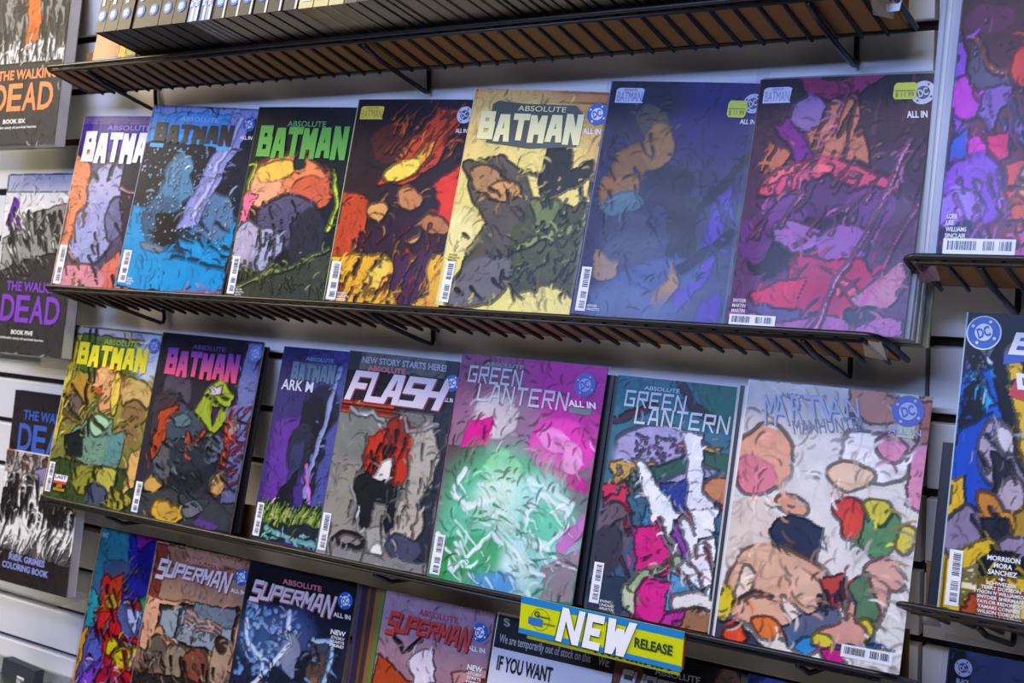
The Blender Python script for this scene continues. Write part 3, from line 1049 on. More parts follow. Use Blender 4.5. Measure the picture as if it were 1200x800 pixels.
comic('comic_book', 'bagged pink, crimson and maroon comic with a thick stack behind it', G_MID, -0.598, 1.1815, zB, 0.174, 0.252,
      'g 241824 6a3a66; p 8a2a56 .2 0 .75 0 .6 .08 .3 .08; p c4785a .28 .1 .6 .1 .72 .36 .5 .4 .36 .36; p c07050 .1 .26 .24 .3 .2 .4 .06 .38; p 7a1c86 .1 .18 .22 .16 .42 .34 .34 .4; e .32 .14 .12 .07 0 8a6aa4; s 24 .2 .012 -70 5a2a48 .05 .1 .95 .5; '
      'e .5 .46 .36 .14 0 2c1830; e .3 .4 .26 .05 -25 e0506e; e .66 .4 .22 .05 25 d84a70; e .48 .48 .18 .08 0 5a2860; l .05 f06c7a .14 .42 .3 .36 .48 .36; e .25 .55 .14 .08 -20 7a3c86; e .74 .52 .13 .09 20 74307e; '
      'e .32 .64 .15 .07 0 a06aac; e .6 .66 .15 .09 -10 9a5aa6; p b81450 .3 .72 .72 .7 .82 .8 .66 .96 .42 .9 .34 .84; p d0204e .1 .86 .44 .78 .4 .9 .14 .94; p f0586a .5 .74 .82 .84 .7 .86; e .2 .74 .14 .07 0 24161f; e .1 .66 .1 .09 0 6a2e72; '
      'p c47a94 .68 .86 .95 .7 1 .8 .86 .92; p a8609c 0 .93 1 .93 1 1 0 1; e .3 .93 .2 .03 0 5a4a7c; l .014 e08cc0 .92 .25 .5 1; l .012 d070a0 .55 .05 .25 .6; l .014 c85a96 .98 .5 .7 1; s 26 .2 .01 -62 d870a8 .05 .3 .95 .95; d 24 .007 f4e8f0 .05 .3 .8 .6; e .76 .92 .08 .03 0 2c3440',
      17, math.radians(3), spine='3a2030', bag=True, marks=m_b7, paintkw=dict(ink=0.5, inkscale=11))
stack_behind(None, 8, '%s bagged comic back in the thick stack behind the pink and maroon comic', 'stack behind the pink bagged comic', 0.178, 0.255, -0.598, 1.184, zB,
             math.radians(2), LEAN, ['7c7e68', 'b8bac0', '9c9e78', 'cfd2d8', '8a8d70'], 0.0052, math.radians(0.62), 0.0046, M_BAGEDGE, 0.0005, 3)

# ------------------------------------------------ shelf with the yellow tag
yC, zC = 1.1805, ZS['C']


def m_c1(t, w, h, s):
    F = Flat(w, h, s)
    F.text('ABSOLUTE', 0.38, 0.065, 0.76, 0.095, T('9ab040'))
    block_title(F, 'BATMAN', 0.10, 0.095, 0.90, 0.225, T('eede1e'))
    F.build('title', t)
    E_ = Flat(w, h, s)
    emblem(E_, 0.94, 0.075, 0.0115, T('5560b0'), T('a8b0e0'), T('5560b0'))
    E_.text('ALL IN', 0.88, 0.14, 0.99, 0.16, T('c8d0f0'))
    E_.build('emblem', t)
    barcode(Flat(w, h, s), 0.02, 0.80, 0.09, 0.97, 8).build('barcode', t)
    C_ = Flat(w, h, s)
    C_.rect(0.11, 0.865, 0.27, 0.90, M_WHITE, 0)
    C_.rect(0.11, 0.90, 0.27, 0.915, T('d84a30'), 1)
    C_.rect(0.11, 0.915, 0.27, 0.96, M_BLACK, 0)
    C_.text('LAST', 0.12, 0.869, 0.26, 0.888, M_BLACK, 0.02, 0, 1)
    C_.text('LIVE\nARKHAM', 0.12, 0.918, 0.26, 0.956, T('e8a41c'), 0.03, 0, 1)
    C_.build('credits', t)


comic('comic_book', 'yellow and green comic with a red patch, leftmost on the shelf with the yellow tag', G_LOW, -1.733, yC, zC, 0.179, 0.262,
      'g b4a83c 4c5a34; r 0 0 1 .045 9a9aa8; p 4e6a2c .1 .04 .9 .06 .9 .26 .1 .26; p d8c040 0 .05 .08 .1 .06 .5 0 .8; e .9 .14 .14 .14 0 c4cdd6 .4; e .5 .3 .2 .1 10 c8502a; e .42 .27 .14 .05 -20 e0a868; e .56 .36 .12 .12 30 d89a64; e .62 .36 .05 .12 0 e6c44c; '
      'e .2 .38 .16 .1 0 b48a30; e .85 .36 .16 .1 0 caa860; e .16 .48 .12 .08 0 6c5a50; e .85 .52 .14 .14 0 8a6c40; p 6e9076 .2 .6 .45 .48 .62 .5 .7 .6 .82 .58 .8 .78 .5 .8 .15 .72; p 1a2020 .12 .64 .35 .58 .38 .74 .2 .76; p 5c8a84 .62 .6 .8 .56 .78 .8 .64 .82; e .5 .55 .1 .07 0 a0c49a; '
      'p 3c4a24 0 .78 1 .78 1 1 0 1; e .5 .86 .2 .08 0 8a8a30; e .7 .84 .12 .07 0 b8b04a; e .85 .94 .14 .06 0 a89c38; e .62 .93 .12 .06 0 4a5266; p e0b060 .9 .68 1 .62 1 .85 .9 .9; l .012 20241c .18 .02 .3 .4 .42 .62; l .012 20241c .26 .02 .36 .36; l .012 2c3020 0 .4 .3 .55; l .012 5a4c24 .1 .35 .6 .6; l .012 d0b44c .0 .48 .3 .56 .4 .42; s 40 .1 .01 70 242c18 .1 .76 1 1; s 20 .14 .012 -40 d8c050 0 .3 1 .6',
      21, math.radians(6.3), spine='d8cc80', marks=m_c1, bow=0.003)


def m_c2(t, w, h, s):
    F = Flat(w, h, s)
    F.text('ABSOLUTE', 0.34, 0.05, 0.66, 0.075, T('5a3a80'))
    F.build('heading', t)
    F = Flat(w, h, s)
    block_title(F, 'BATMAN', 0.09, 0.08, 0.82, 0.225, gradient_mat('purple_to_coral_ink', '5a2a9c', 'e8486a'))
    F.build('title', t)
    E_ = Flat(w, h, s)
    emblem(E_, 0.945, 0.065, 0.011, T('6a76b8'), T('aeb6de'), T('6a76b8'))
    E_.build('emblem', t)
    barcode(Flat(w, h, s), 0.02, 0.82, 0.09, 0.985, 9).build('barcode', t)


comic('comic_book', 'dark comic with a lime green peak shape and a yellow disc at its foot', G_LOW, -1.530, yC, zC, 0.190, 0.262,  # blue-grey right side is surface sheen painted into the art colours
      'g 1c1a22 35323a; r .86 0 1 1 5a5e86; p 6a70a0 .84 0 1 0 1 .6 .8 .8; e .25 .32 .14 .14 0 4c4450; e .18 .45 .14 .14 0 3c3238; p b0441e .12 .42 .3 .38 .28 .46 .14 .7 .08 .62; p 9aac2c .56 .28 .7 .2 .8 .3 .76 .46 .62 .56 .42 .44; p c8b8c0 .57 .27 .7 .25 .69 .3 .6 .32; p 3a1e48 .62 .36 .72 .36 .66 .46; '
      'e .42 .52 .22 .12 20 3e4a52; e .36 .46 .09 .05 0 5c7478; p 23262c .2 .58 .7 .52 .78 .7 .6 .84 .2 .84; e .28 .68 .12 .1 0 565a5c; e .72 .58 .09 .07 0 5a6878; e .5 .64 .2 .08 0 2c3138; l .03 b84628 .44 .54 .5 .6 .58 .5; l .05 cc5428 .8 .44 .84 .56 .82 .8; e .86 .45 .05 .06 0 9a8888; '
      'e .82 .76 .08 .05 0 c49a58; e .2 .82 .1 .04 0 c89c4a; p 3c3e40 0 .86 1 .84 1 1 0 1; e .38 .95 .17 .06 0 e0ac30; e .38 .94 .11 .04 0 caa040; e .62 .9 .1 .05 0 6a6a70; e .76 .98 .12 .03 0 5a3c78; s 20 .12 .014 -50 d84a68 .8 .35 1 .8; s 40 .12 .01 20 16161a .05 .3 .9 .9; s 16 .08 .01 30 7a9a8a .2 .5 .8 .9', 22, math.radians(5), spine='26262e', marks=m_c2, bow=0.004)
stack_behind(None, 2, '%s dark-edged comic back behind the lime green peak comic', 'copies behind the lime peak comic', 0.186, 0.255, -1.528, 1.187, zC, math.radians(5), LEAN,
             ['1c1c20', '2c2830'], 0.0042, math.radians(0.7), 0.0036, mat('4a4640', 0.8), 0.0012, 5)


def m_c3(t, w, h, s):
    F = Flat(w, h, s)
    F.rect(0.14, 0.075, 0.64, 0.165, T('35506c'), 0)
    F.text('ABSOLUTE', 0.28, 0.045, 0.6, 0.065, T('6a86a4'))
    block_title(F, 'BATMAN', 0.14, 0.075, 0.64, 0.165, T('54718c'))
    F.text('ARK M', 0.05, 0.17, 0.42, 0.225, T('c6c8da'), 0.02)
    F.build('title', t)
    barcode(Flat(w, h, s), 0.02, 0.815, 0.10, 0.985, 10).build('barcode', t)


comic('comic_book', 'indigo and purple comic with green grass at its foot, left of the grey comic', G_LOW, -1.290, yC + 0.0065, zC, 0.158, 0.256,
      'g 2c2f58 4a2f80; p 3f3f78 .3 0 1 0 1 .5 .5 .6; p 5f3590 .05 .4 .5 .3 .4 .75 .05 .85; p 4a5090 .62 .1 .8 .05 .75 .8 .58 .8; e .55 .3 .2 .12 0 20243c; e .5 .36 .18 .12 0 191b2a; e .4 .52 .16 .14 0 2a2c40; p 34385c .3 .5 .44 .46 .42 .7 .3 .74; p 1a1c26 .24 .72 .42 .62 .4 .8 .2 .84; '
      'p 20222e .5 .45 .66 .45 .6 .8 .5 .8; l .03 8a98c8 .68 .1 .52 .75; l .03 c07ad0 .5 .6 .58 .78; p 1c2c26 0 .82 1 .78 1 1 0 1; s 90 .12 .014 -75 7c9c3a 0 .84 1 .93; s 50 .1 .012 -75 c8d070 .1 .84 1 .92; p 222a36 .3 .9 1 .88 1 .96 .3 .97; l .025 7ab8b4 .15 .94 .5 .985 1 .96; s 30 .1 .012 10 8cc8c4 .1 .94 1 1', 23, 0.0, spine='3c3850', marks=m_c3, paintkw=dict(outline=0.3))


def m_c4(t, w, h, s):
    F = Flat(w, h, s)
    F.rect(0.0, 0.0, 1.0, 0.095, T('1c2028'), 0)
    F.text('NEW STORY STARTS HERE!', 0.13, 0.022, 0.90, 0.055, T('aab0bc'), 0.03, -0.1, 1)
    F.text('ABSOLUTE', 0.20, 0.063, 0.55, 0.09, T('d8707c'), 0.03, -0.1, 1)
    F.build('heading', t)
    F = Flat(w, h, s)
    for i, (ch, a, b) in enumerate((('F', 0.06, 0.26), ('L', 0.24, 0.40), ('A', 0.38, 0.58), ('S', 0.56, 0.76), ('H', 0.73, 0.95))):
        seg_letter(F, ch, a + 0.008, 0.098, b - 0.012, 0.248, T('8a2c38'), 0.34, 0.22, 0.4, 1)
        seg_letter(F, ch, a, 0.094, b - 0.02, 0.242, T('d6cad6'), 0.32, 0.2, 0.4, 2)
    F.build('title', t)
    E_ = Flat(w, h, s)
    emblem(E_, 0.965, 0.105, 0.0105)
    E_.text('ALL IN', 0.91, 0.175, 0.995, 0.195, M_WHITE)
    E_.build('emblem', t)
    barcode(Flat(w, h, s), 0.015, 0.80, 0.095, 0.98, 11).build('barcode', t)


comic('comic_book', 'grey stone-coloured comic with red bands, a red mass and a black mass in its middle', G_LOW, -1.166, yC, zC, 0.164, 0.259,
      'g 63645f 9a9184; r 0 .09 1 .26 23262b; r 0 .24 .5 .3 d0401e; r 0 .26 .55 .268 3c1a16; r 0 .28 .6 .285 3c1a16; r .55 .33 1 .34 c84420; r .62 .355 1 .362 c84420; p 2c3038 .86 .1 1 .1 1 .95 .86 .95; e .25 .4 .2 .14 0 77786f; e .8 .5 .14 .2 0 b4aa98; e .22 .68 .14 .14 0 8f8878; e .75 .78 .16 .1 0 c0b29c; '
      'p c03218 .3 .4 .62 .33 .72 .4 .7 .6 .6 .64 .34 .58 .28 .5; e .56 .36 .12 .07 0 8c2a18; s 24 .14 .02 100 241a1a .32 .36 .7 .58; p e8dcd0 .46 .52 .58 .5 .56 .6 .42 .6; p 1b1b1f .24 .62 .36 .58 .66 .62 .68 .82 .58 .88 .6 .72 .46 .7 .44 .86 .3 .82; l .012 d8d4d0 .22 .64 .36 .86; e .3 .91 .16 .04 0 241f1f; e .3 .91 .1 .02 0 8a8078; '
      'p a8a49c .4 .84 .6 .8 .66 .92 .5 .98; e .56 .94 .06 .05 0 ece6d8; e .78 .9 .14 .06 0 4a4c62; p 8c8a84 0 .95 1 .95 1 1 0 1; l .014 dfe8ee .1 .27 .18 .3 .3 .28 .42 .32; l .012 cfdce6 .6 .3 .66 .36 .9 .31; s 30 .2 .008 90 5a584e 0 .35 1 .95', 24, math.radians(7), spine='4a5468', marks=m_c4, bow=0.003, paintkw=dict(outline=0.6, strokes=300))


def m_c5(t, w, h, s):
    F = Flat(w, h, s)
    c = T('bcc6c8')
    F.text('ABSOLUTE', 0.18, 0.028, 0.45, 0.045, T('6fa89c'))
    thin_title(F, 'GREEN', 0.07, 0.05, 0.47, 0.125, c)
    thin_title(F, 'LANTERN', 0.16, 0.125, 0.80, 0.205, c)
    F.build('title', t)
    E_ = Flat(w, h, s)
    emblem(E_, 0.875, 0.085, 0.0135, T('3e4fa8'), T('9aa4dc'), T('3e4fa8'))
    E_.text('ALL IN', 0.79, 0.155, 0.965, 0.182, M_WHITE, 0.03, -0.2)
    E_.rect(0.80, 0.187, 0.94, 0.21, T('5c7a68'), 0)
    E_.build('emblem', t)
    barcode(Flat(w, h, s), 0.02, 0.81, 0.095, 0.985, 12).build('barcode', t)


comic('comic_book', 'magenta-topped comic with a large glowing mint green lower half', G_LOW, -0.986, yC + 0.001, zC, 0.195, 0.267,
      'g a84c88 4a8f6a; r 0 0 1 .012 7a2c66; e .85 .1 .4 .25 0 bc2a98 .5; e .2 .12 .3 .16 0 8a5a78 .5; e .35 .3 .3 .16 0 94708c .3; e .3 .26 .16 .1 0 c8bcc0; p d81c8a .1 .3 .3 .26 .26 .4 .1 .42; p 5a4a4c 0 .4 .25 .4 .3 .8 0 .9; e .78 .36 .2 .13 10 e83cb0; e .74 .34 .12 .05 20 f088cc; e .86 .4 .06 .08 0 f49cd0; p d02090 .7 .44 1 .5 1 .55 .7 .5; '
      'e .45 .6 .36 .2 0 5cc48c .5; e .5 .78 .5 .24 0 6ccca0 .4; e .42 .5 .14 .1 0 8adaa0; e .45 .62 .18 .12 0 d2f2d8 .5; e .7 .62 .16 .12 0 b4e8d8 .5; e .75 .82 .22 .14 0 9adad0 .4; e .3 .9 .24 .12 0 4caa70; e .62 .9 .12 .12 0 c8ece0 .5; e .5 .97 .16 .05 0 5a9cd0 .4; '
      'p 9a8c90 .78 .86 1 .78 1 1 .8 1; l .02 e4faec .15 .5 .08 .62 .2 .68 .4 .62; l .016 d8f8e8 .6 .52 .9 .58 .8 .75 .5 .7; l .014 eefff4 .02 .8 .2 .95 .4 .78 .8 .9; e .75 .7 .15 .1 0 70d0a8 .3; l .012 f0fff8 .62 .68 .7 .58 .86 .6 .9 .7 .8 .78 .66 .76; p 3c9458 0 .85 .16 .8 .14 1 0 1; p c87ab8 .85 .75 1 .6 1 .72 .88 .84; s 36 .22 .01 40 dcfcec .1 .5 .95 .98; s 20 .1 .01 0 3a9c70 .2 .5 .9 .95', 25, math.radians(5), spine='8a3a78', marks=m_c5, bow=0.0045, paintkw=dict(ink=0.12, strokes=450, outline=0.12))
stack_behind(None, 4, '%s black-edged comic back behind the magenta and mint comic', 'copies behind the magenta and mint comic', 0.194, 0.258, -0.983, 1.187, zC, math.radians(5), LEAN,
             ['101214', '16301f', '1c1a1c', '20402c'], 0.0040, math.radians(0.55), 0.0036, mat('26302a', 0.7), 0.0035, 6)


def m_c6(t, w, h, s):
    F = Flat(w, h, s)
    c = T('c8ced0')
    F.text('ABSOLUTE', 0.22, 0.035, 0.5, 0.052, T('b8c4c8'))
    thin_title(F, 'GREEN', 0.08, 0.06, 0.58, 0.13, c)
    thin_title(F, 'LANTERN', 0.18, 0.125, 0.93, 0.20, c)
    F.build('title', t)
    barcode(Flat(w, h, s), 0.03, 0.80, 0.11, 0.97, 13).build('barcode', t)
    C_ = Flat(w, h, s)
    lines(C_, ['EWING', 'LINDSAY', 'ABURTOV'], 0.12, 0.95, 0.24, 0.015, M_WHITE)
    C_.build('credits', t)


comic('comic_book', 'teal comic with a long white diagonal mass over magenta, gold and brown patches', G_LOW, -0.767, yC + 0.004, zC, 0.148, 0.257,
      'g 2f7482 46506c; p 1f6a58 .6 0 1 0 1 .2 .75 .16; l .05 3a2030 .5 0 .62 .1 .8 .14; l .05 4c2036 0 .2 .3 .12; e .45 .32 .42 .13 0 a49cc4; d 60 .01 8a3a98 .2 .24 .6 .36; p c8a050 .02 .36 .4 .34 .4 .44 .1 .5; p c49a4a .5 .26 .85 .24 .8 .34; l .1 2e5a46 .1 .52 .35 .4 .75 .3 1 .3; p d02c54 0 .46 .2 .46 .24 .6 0 .66; d 30 .012 f4e8ec .1 .38 .35 .5; '
      'p 2a3c8c .45 .42 .9 .36 .85 .62 .5 .6; p 2f7fa8 .4 .45 .55 .5 .5 .66 .34 .6; p e8e8f0 .55 .2 .72 .2 .76 .34 .86 .5 .9 .62 .68 .62 .66 .4; p f0f0f2 .22 .35 .3 .34 .62 .56 .9 .58 .94 .88 .86 .94 .62 .84 .52 .66; p f4f2f0 .4 .56 .9 .5 .96 .86 .7 .9; '
      'e .12 .66 .16 .12 0 6a5a62; e .1 .74 .14 .1 0 3c3844; p d81c7c .3 .62 .5 .6 .62 .72 .6 .8 .36 .84; p e02088 .34 .84 .66 .82 .62 1 .34 1; p c8d0a8 .3 .86 .38 .8 .38 .99 .28 .96; l .06 a4b48a .36 .86 .66 .72; p 5a9cc0 .62 .78 .9 .84 .8 .96 .6 .94; e .84 .9 .2 .06 0 f0e8de; e .84 .97 .2 .06 0 a4744c; p b02a3c .88 .38 1 .36 1 .5 .9 .5; '
      'l .04 8a3a9c .6 .58 .7 .7; p c42c9a .6 .96 .76 .92 .74 1 .58 1; e .9 .42 .12 .06 0 c08050; s 26 .14 .012 60 d83a5c .2 .5 .9 .8; s 20 .1 .01 -30 24344a 0 .5 1 1; p 2c3a4c 0 .84 .3 .84 .28 1 0 1', 26, math.radians(7), spine='203438', marks=m_c6)


def m_c7(t, w, h, s):
    F = Flat(w, h, s)
    c1, c2 = T('a9b2c6'), T('6c7890')
    F.text('ABSOLUTE', 0.20, 0.04, 0.42, 0.058, c2, 0.0, -0.3)
    for i, ch in enumerate('MARTIAN'):
        a = 0.10 + i * 0.075
        F.text(ch, a + 0.006, 0.058 - i * 0.003, a + 0.10, 0.175 - i * 0.010, c2, 0.0, -0.35, 0)
        F.text(ch, a, 0.052 - i * 0.003, a + 0.092, 0.17 - i * 0.010, c1, -0.004, -0.35, 1)
    F.text('MANHUNTER', 0.28, 0.12, 0.68, 0.175, c2, 0.0, -0.3, 2, rot=-9)
    F.build('title', t)
    E_ = Flat(w, h, s)
    E_.rect(0.84, 0.0, 0.93, 0.16, T('c0c890'), 0)
    emblem(E_, 0.885, 0.062, 0.0155, T('3c4fae'), T('b4bae0'), T('3c4fae'))
    E_.text('ALL IN', 0.80, 0.125, 0.97, 0.15, T('98a4cc'), 0.02, -0.2, 2)
    E_.build('emblem', t)
    barcode(Flat(w, h, s), 0.70, 0.93, 0.96, 0.975, 14, True).build('barcode', t)
    C_ = Flat(w, h, s)
    lines(C_, ['CAMP', 'RODRIGUEZ'], 0.84, 0.905, 0.97, 0.012, M_BLACK)
    C_.build('credits', t)


comic('comic_book', 'cream comic with big peach, grey and navy shapes and small bright patches', G_LOW, -0.608, yC - 0.001, zC, 0.187, 0.265,
      'g cfc8c4 f0e8da; p c88a70 .56 0 1 0 1 .2 .7 .15 .58 .1; p b86a54 .94 .02 1 .02 1 .3 .94 .3; p c0b0ac .6 .1 .9 .12 .95 .22 .7 .2; e .16 .28 .16 .12 0 e0a080; e .1 .36 .12 .08 0 d87a86; e .5 .28 .12 .08 0 d8d4d2; e .72 .24 .18 .09 15 f4f0ec; e .8 .2 .08 .05 0 dc8ca8; e .62 .32 .12 .05 0 e8c4a4; p d88ca8 .9 .2 1 .16 1 .4 .9 .4; '
      'e .12 .6 .16 .16 0 dccab8; e .32 .45 .09 .04 30 dc9c78; p 232a40 .22 .58 .34 .5 .5 .52 .52 .62 .46 .72 .3 .66; e .64 .44 .1 .045 0 d83a22; e .66 .5 .07 .05 0 dc4426; p 5c8c58 .72 .42 .88 .44 .92 .54 .84 .62 .7 .56; e .78 .44 .06 .04 0 d8cc34; e .94 .52 .05 .05 0 e0d040; '
      'e .3 .78 .3 .16 -15 d8a482; e .22 .7 .16 .08 -20 e0ae8c; e .42 .84 .1 .03 35 f2dcc8; e .24 .88 .2 .05 20 e0aa88; e .46 .74 .12 .05 40 e4b696; e .14 .78 .05 .07 10 f0d4bc; p 3c3e4c 0 .88 .2 .96 .3 1 0 1; e .8 .78 .1 .12 20 dca08c; e .86 .66 .1 .06 20 e0a894; p 586078 .34 .9 .6 .78 .66 .84 .44 .96; p c04030 .52 .7 .66 .68 .7 .78 .58 .8; s 9 .1 .012 70 23243a .52 .7 .68 .78; '
      'p 587a54 .7 .72 .78 .66 .88 .78 .84 .92 .74 .86; e .8 .86 .05 .04 0 e0c832; p 2f62a8 .68 .86 .74 .88 .72 .96 .66 .94; e .68 .9 .14 .05 -10 dc9a86; e .28 .92 .08 .04 0 e0742c; e .52 .95 .07 .035 0 2f8cc8; e .58 .92 .06 .03 0 e0cc30; e .66 .97 .07 .03 0 d01c84; e .04 .86 .05 .06 0 d8c020; e .12 .97 .06 .03 0 e04a20; p 2f62a0 .62 .925 .9 .9 .9 .915 .64 .94; l .01 8a5a4c .08 .86 .2 .8 .3 .82',
      27, math.radians(5), spine='e8e4da', marks=m_c7, bow=0.005, paintkw=dict(ink=0.25, inkscale=7, strokes=350))
stack_behind(None, 3, '%s thin comic back behind the cream and peach comic', 'copies behind the cream and peach comic', 0.18, 0.258, -0.608, 1.1835, zC, math.radians(5), LEAN,
             ['d8d4cc', '2a2a30', 'cfcabf'], 0.0040, math.radians(0.8), 0.0036, M_PAPER, -0.005, 7)

# ------------------------------------------------ bottom shelf
yD, zD = 1.1805, ZS['D']


def m_d1(t, w, h, s):
    F = Flat(w, h, s)
    F.text('DC', 0.03, 0.03, 0.10, 0.055, T('b8c8d4'), 0.03)
    F.build('emblem', t)


comic('comic_book', 'bagged red, yellow, teal and indigo comic at the left end of the bottom shelf', G_BOT, -1.700, yD + 0.006, zD, 0.172, 0.262,
      'g 2f7c86 6a3a9c; p 23248c .36 0 1 0 1 .4 .4 .4; p 8a2098 .42 .0 .98 0 .9 .1 .7 .06 .5 .1; e .7 .14 .22 .12 0 1c1a70; p 3a9466 .6 .36 1 .1 1 .4 .66 .44; p 2f8088 0 0 .36 0 .34 .3 0 .3; e .25 .22 .16 .06 0 4a5a74; p d0381c .12 .3 .34 .22 .4 .36 .34 .48 .16 .5; e .16 .3 .07 .05 0 d82a20; p 2cb0a8 .0 .36 .16 .38 .14 .56 0 .56; '
      'e .28 .4 .08 .05 0 d89a30; e .56 .42 .08 .05 0 a01c30; p b4b8dc .46 .42 .66 .42 .58 .56; p d81c24 .1 .5 .34 .46 .5 .58 .66 .56 .9 .48 1 .5 1 .8 .3 .84 .2 .64; p e82c30 .1 .48 .3 .46 .24 .6; e .42 .66 .12 .06 10 ecd418; e .62 .67 .1 .06 -10 ecd418; p e4c81c .44 .7 .6 .7 .52 .8; l .02 7a1024 .38 .72 .5 .62 .6 .74; p 4c2030 .36 .58 .66 .6 .5 .64; '
      'p 5c68b8 .1 .64 .24 .6 .28 .72 .1 .84; p 8c40c8 .1 .86 .3 .72 .3 1 0 1; p e8c41c .16 .92 .3 .86 .34 1 .12 1; e .46 .86 .2 .1 0 b41438; p 2c3468 .66 .76 .86 .72 .84 .9 .7 .92; p a85cd0 .82 .7 1 .66 1 1 .84 1; e .7 .96 .12 .05 0 d81c78; p e0a020 0 .58 .06 .56 .04 .9 0 1; s 40 .14 .014 60 2a1440 .1 .3 1 1; s 20 .14 .014 -60 f4b8e0 .0 .5 1 1; s 14 .1 .012 -50 e8c820 0 .2 1 .6', 31, math.radians(7), spine='d8a030', bag=True, marks=m_d1)


def sup(t, w, h, s, c, sh, em=True, emu=0.93, new=False, ab='d08878', heading='NEW'):
    F = Flat(w, h, s)
    F.text('ABSOLUTE', 0.34, 0.055, 0.70, 0.083, T(ab), 0.02, -0.1)
    techno_title(F, 'SUPERMAN', 0.07, 0.088, 0.84, 0.19, T(c), 1, 0.35, T(sh))
    F.build('title', t)
    if em:
        E_ = Flat(w, h, s)
        emblem(E_, emu, 0.10, 0.0115)
        E_.text('ALL IN', emu - 0.08, 0.165, emu + 0.07, 0.188, M_WHITE, 0.03, -0.2)
        E_.build('emblem', t)
    if new:
        N = Flat(w, h, s)
        N.text('NEW', 0.84, 0.25, 0.97, 0.275, M_WHITE, 0.03)
        lines(N, ['STORY', 'STARTS', 'HERE!'], 0.85, 0.282, 0.97, 0.019, M_WHITE, 0.02, False)
        N.build('heading', t)


comic('comic_book', 'tan and brown comic with a grey-blue window panel and dark crowd tones', G_BOT, -1.563, yD, zD, 0.180, 0.262,
      'g b48a6e 6a4c3c; p 7c3424 0 0 .14 0 .1 .3 .04 .42 0 .45; p 96684e .1 0 1 0 1 .12 .2 .12; p a87a62 .3 0 .95 0 .95 .07 .4 .07; p cf9a78 0 .3 1 .28 1 .6 0 .6; p 2a2420 .14 .34 .96 .26 .96 .56 .14 .5; p 8a949c .17 .36 .93 .29 .93 .53 .17 .48; p 6c7a84 .5 .29 .93 .27 .93 .36 .5 .36; l .016 b08a84 .44 .345 .82 .37; l .016 b08a84 .44 .37 .82 .395; l .016 b89088 .44 .395 .82 .42; s 12 .04 .014 90 b4c0bc .4 .42 .85 .46; l .012 3a4044 .38 .3 .38 .5; '
      'e .2 .5 .06 .05 0 c08864; e .2 .6 .12 .1 0 5c5044; e .42 .62 .12 .1 0 8a7860; e .62 .64 .14 .12 0 7a4434; e .86 .56 .1 .14 0 a88a70; e .84 .46 .06 .05 0 34281f; p 2a2422 0 .72 1 .68 1 1 0 1; e .7 .78 .1 .04 0 e89a3c; e .84 .84 .1 .06 -30 f0a030; e .3 .86 .1 .05 0 b46a54; e .55 .9 .2 .06 0 3a3c44; s 60 .1 .02 70 1c1816 0 .6 1 1; s 30 .1 .016 50 a88c70 0 .6 1 1', 32, math.radians(7), spine='8a6a58', marks=lambda t, w, h, s: sup(t, w, h, s, 'e2d4d8', '8a3a34'))
comic('comic_book', 'dark blue comic crossed by pale blue lightning lines on the bottom shelf', G_BOT, -1.364, yD - 0.001, zD, 0.183, 0.264,
      'g 15161f 232c48; r 0 0 1 .2 15131a; e .3 .36 .3 .14 0 34507e .4; e .5 .3 .2 .12 0 3c4a78 .4; d 90 .02 6a90c8 .04 .2 .6 .6; d 50 .016 9cb4dc .05 .22 .55 .5; p 7a8098 .4 .4 .55 .3 .62 .5 .5 .56; e .66 .46 .1 .08 0 16202c; e .78 .36 .1 .06 0 33262e; p 3c4458 .7 .34 .88 .3 .92 .7 .72 .8; e .76 .46 .06 .08 0 5a4438; p 7a5a48 .74 .5 .82 .5 .8 .9 .72 .9; e .35 .66 .12 .04 30 f0b040; e .28 .62 .06 .03 0 b05a34; '
      'p 1c2030 .36 .5 .56 .52 .7 .66 .7 1 .4 1; e .5 .74 .13 .09 0 b0a0c0; e .58 .76 .07 .07 0 d84a28; d 20 .02 e0d8e8 .4 .68 .6 .82; e .5 .92 .12 .06 0 2c5a94; l .018 c8dcf8 .06 .3 .14 .42 .26 .46 .3 .54; l .02 dceafc .44 .2 .5 .36 .3 .56 .18 .66 .26 .8; l .02 a8d0f0 .7 .32 .86 .32 .84 .66 .66 .76 .5 .82; l .014 c4dcf4 .9 .56 .88 .66 .84 .7; s 40 .1 .012 60 16182a .05 .3 .95 .95; s 30 .08 .012 20 7ca0d8 .05 .3 .9 1', 33, math.radians(7), spine='1c1c28',
      marks=lambda t, w, h, s: sup(t, w, h, s, 'd8c8cc', '8c4a50', True, 0.92, True, 'c87078'), paintkw=dict(outline=0.25))
comic('comic_book', 'mauve-topped red comic with a white streak, left of the black and white stock notice', G_BOT, -1.115, yD, zD, 0.168, 0.265,
      'g a88a98 7a2a1c; e .5 .06 .6 .14 0 9c8094 .4; p a8401c 0 .3 .5 .42 .62 .66 .3 .6 0 .62; p 8a1c14 0 .45 .4 .5 .62 .66 .6 1 0 1; p c08a84 .7 .3 1 .26 1 .4 .8 .42; p 96281e .8 .34 1 .3 1 1 .74 1; p e0dce4 .34 .26 .48 .24 .62 .5 .6 .66 .48 .64 .42 .42; p d8ccd4 .3 .28 .5 .22 .56 .36 .4 .42; e .66 .46 .12 .1 0 2a2428; e .62 .52 .08 .07 0 a88078; p 2c4454 .3 .64 .6 .62 .66 .8 .5 1 .2 1 .24 .74; p 1c2838 .56 .6 .8 .6 .8 1 .5 1; l .014 2a2430 .14 .2 .26 .25 .38 .2; e .48 .76 .06 .04 0 c06030', 34, math.radians(3), spine='4a3040', marks=lambda t, w, h, s: sup(t, w, h, s, 'c83c34', '6a2028', True, 0.90, True, 'b0384a'), paintkw=dict(ink=0.15, strokes=300))
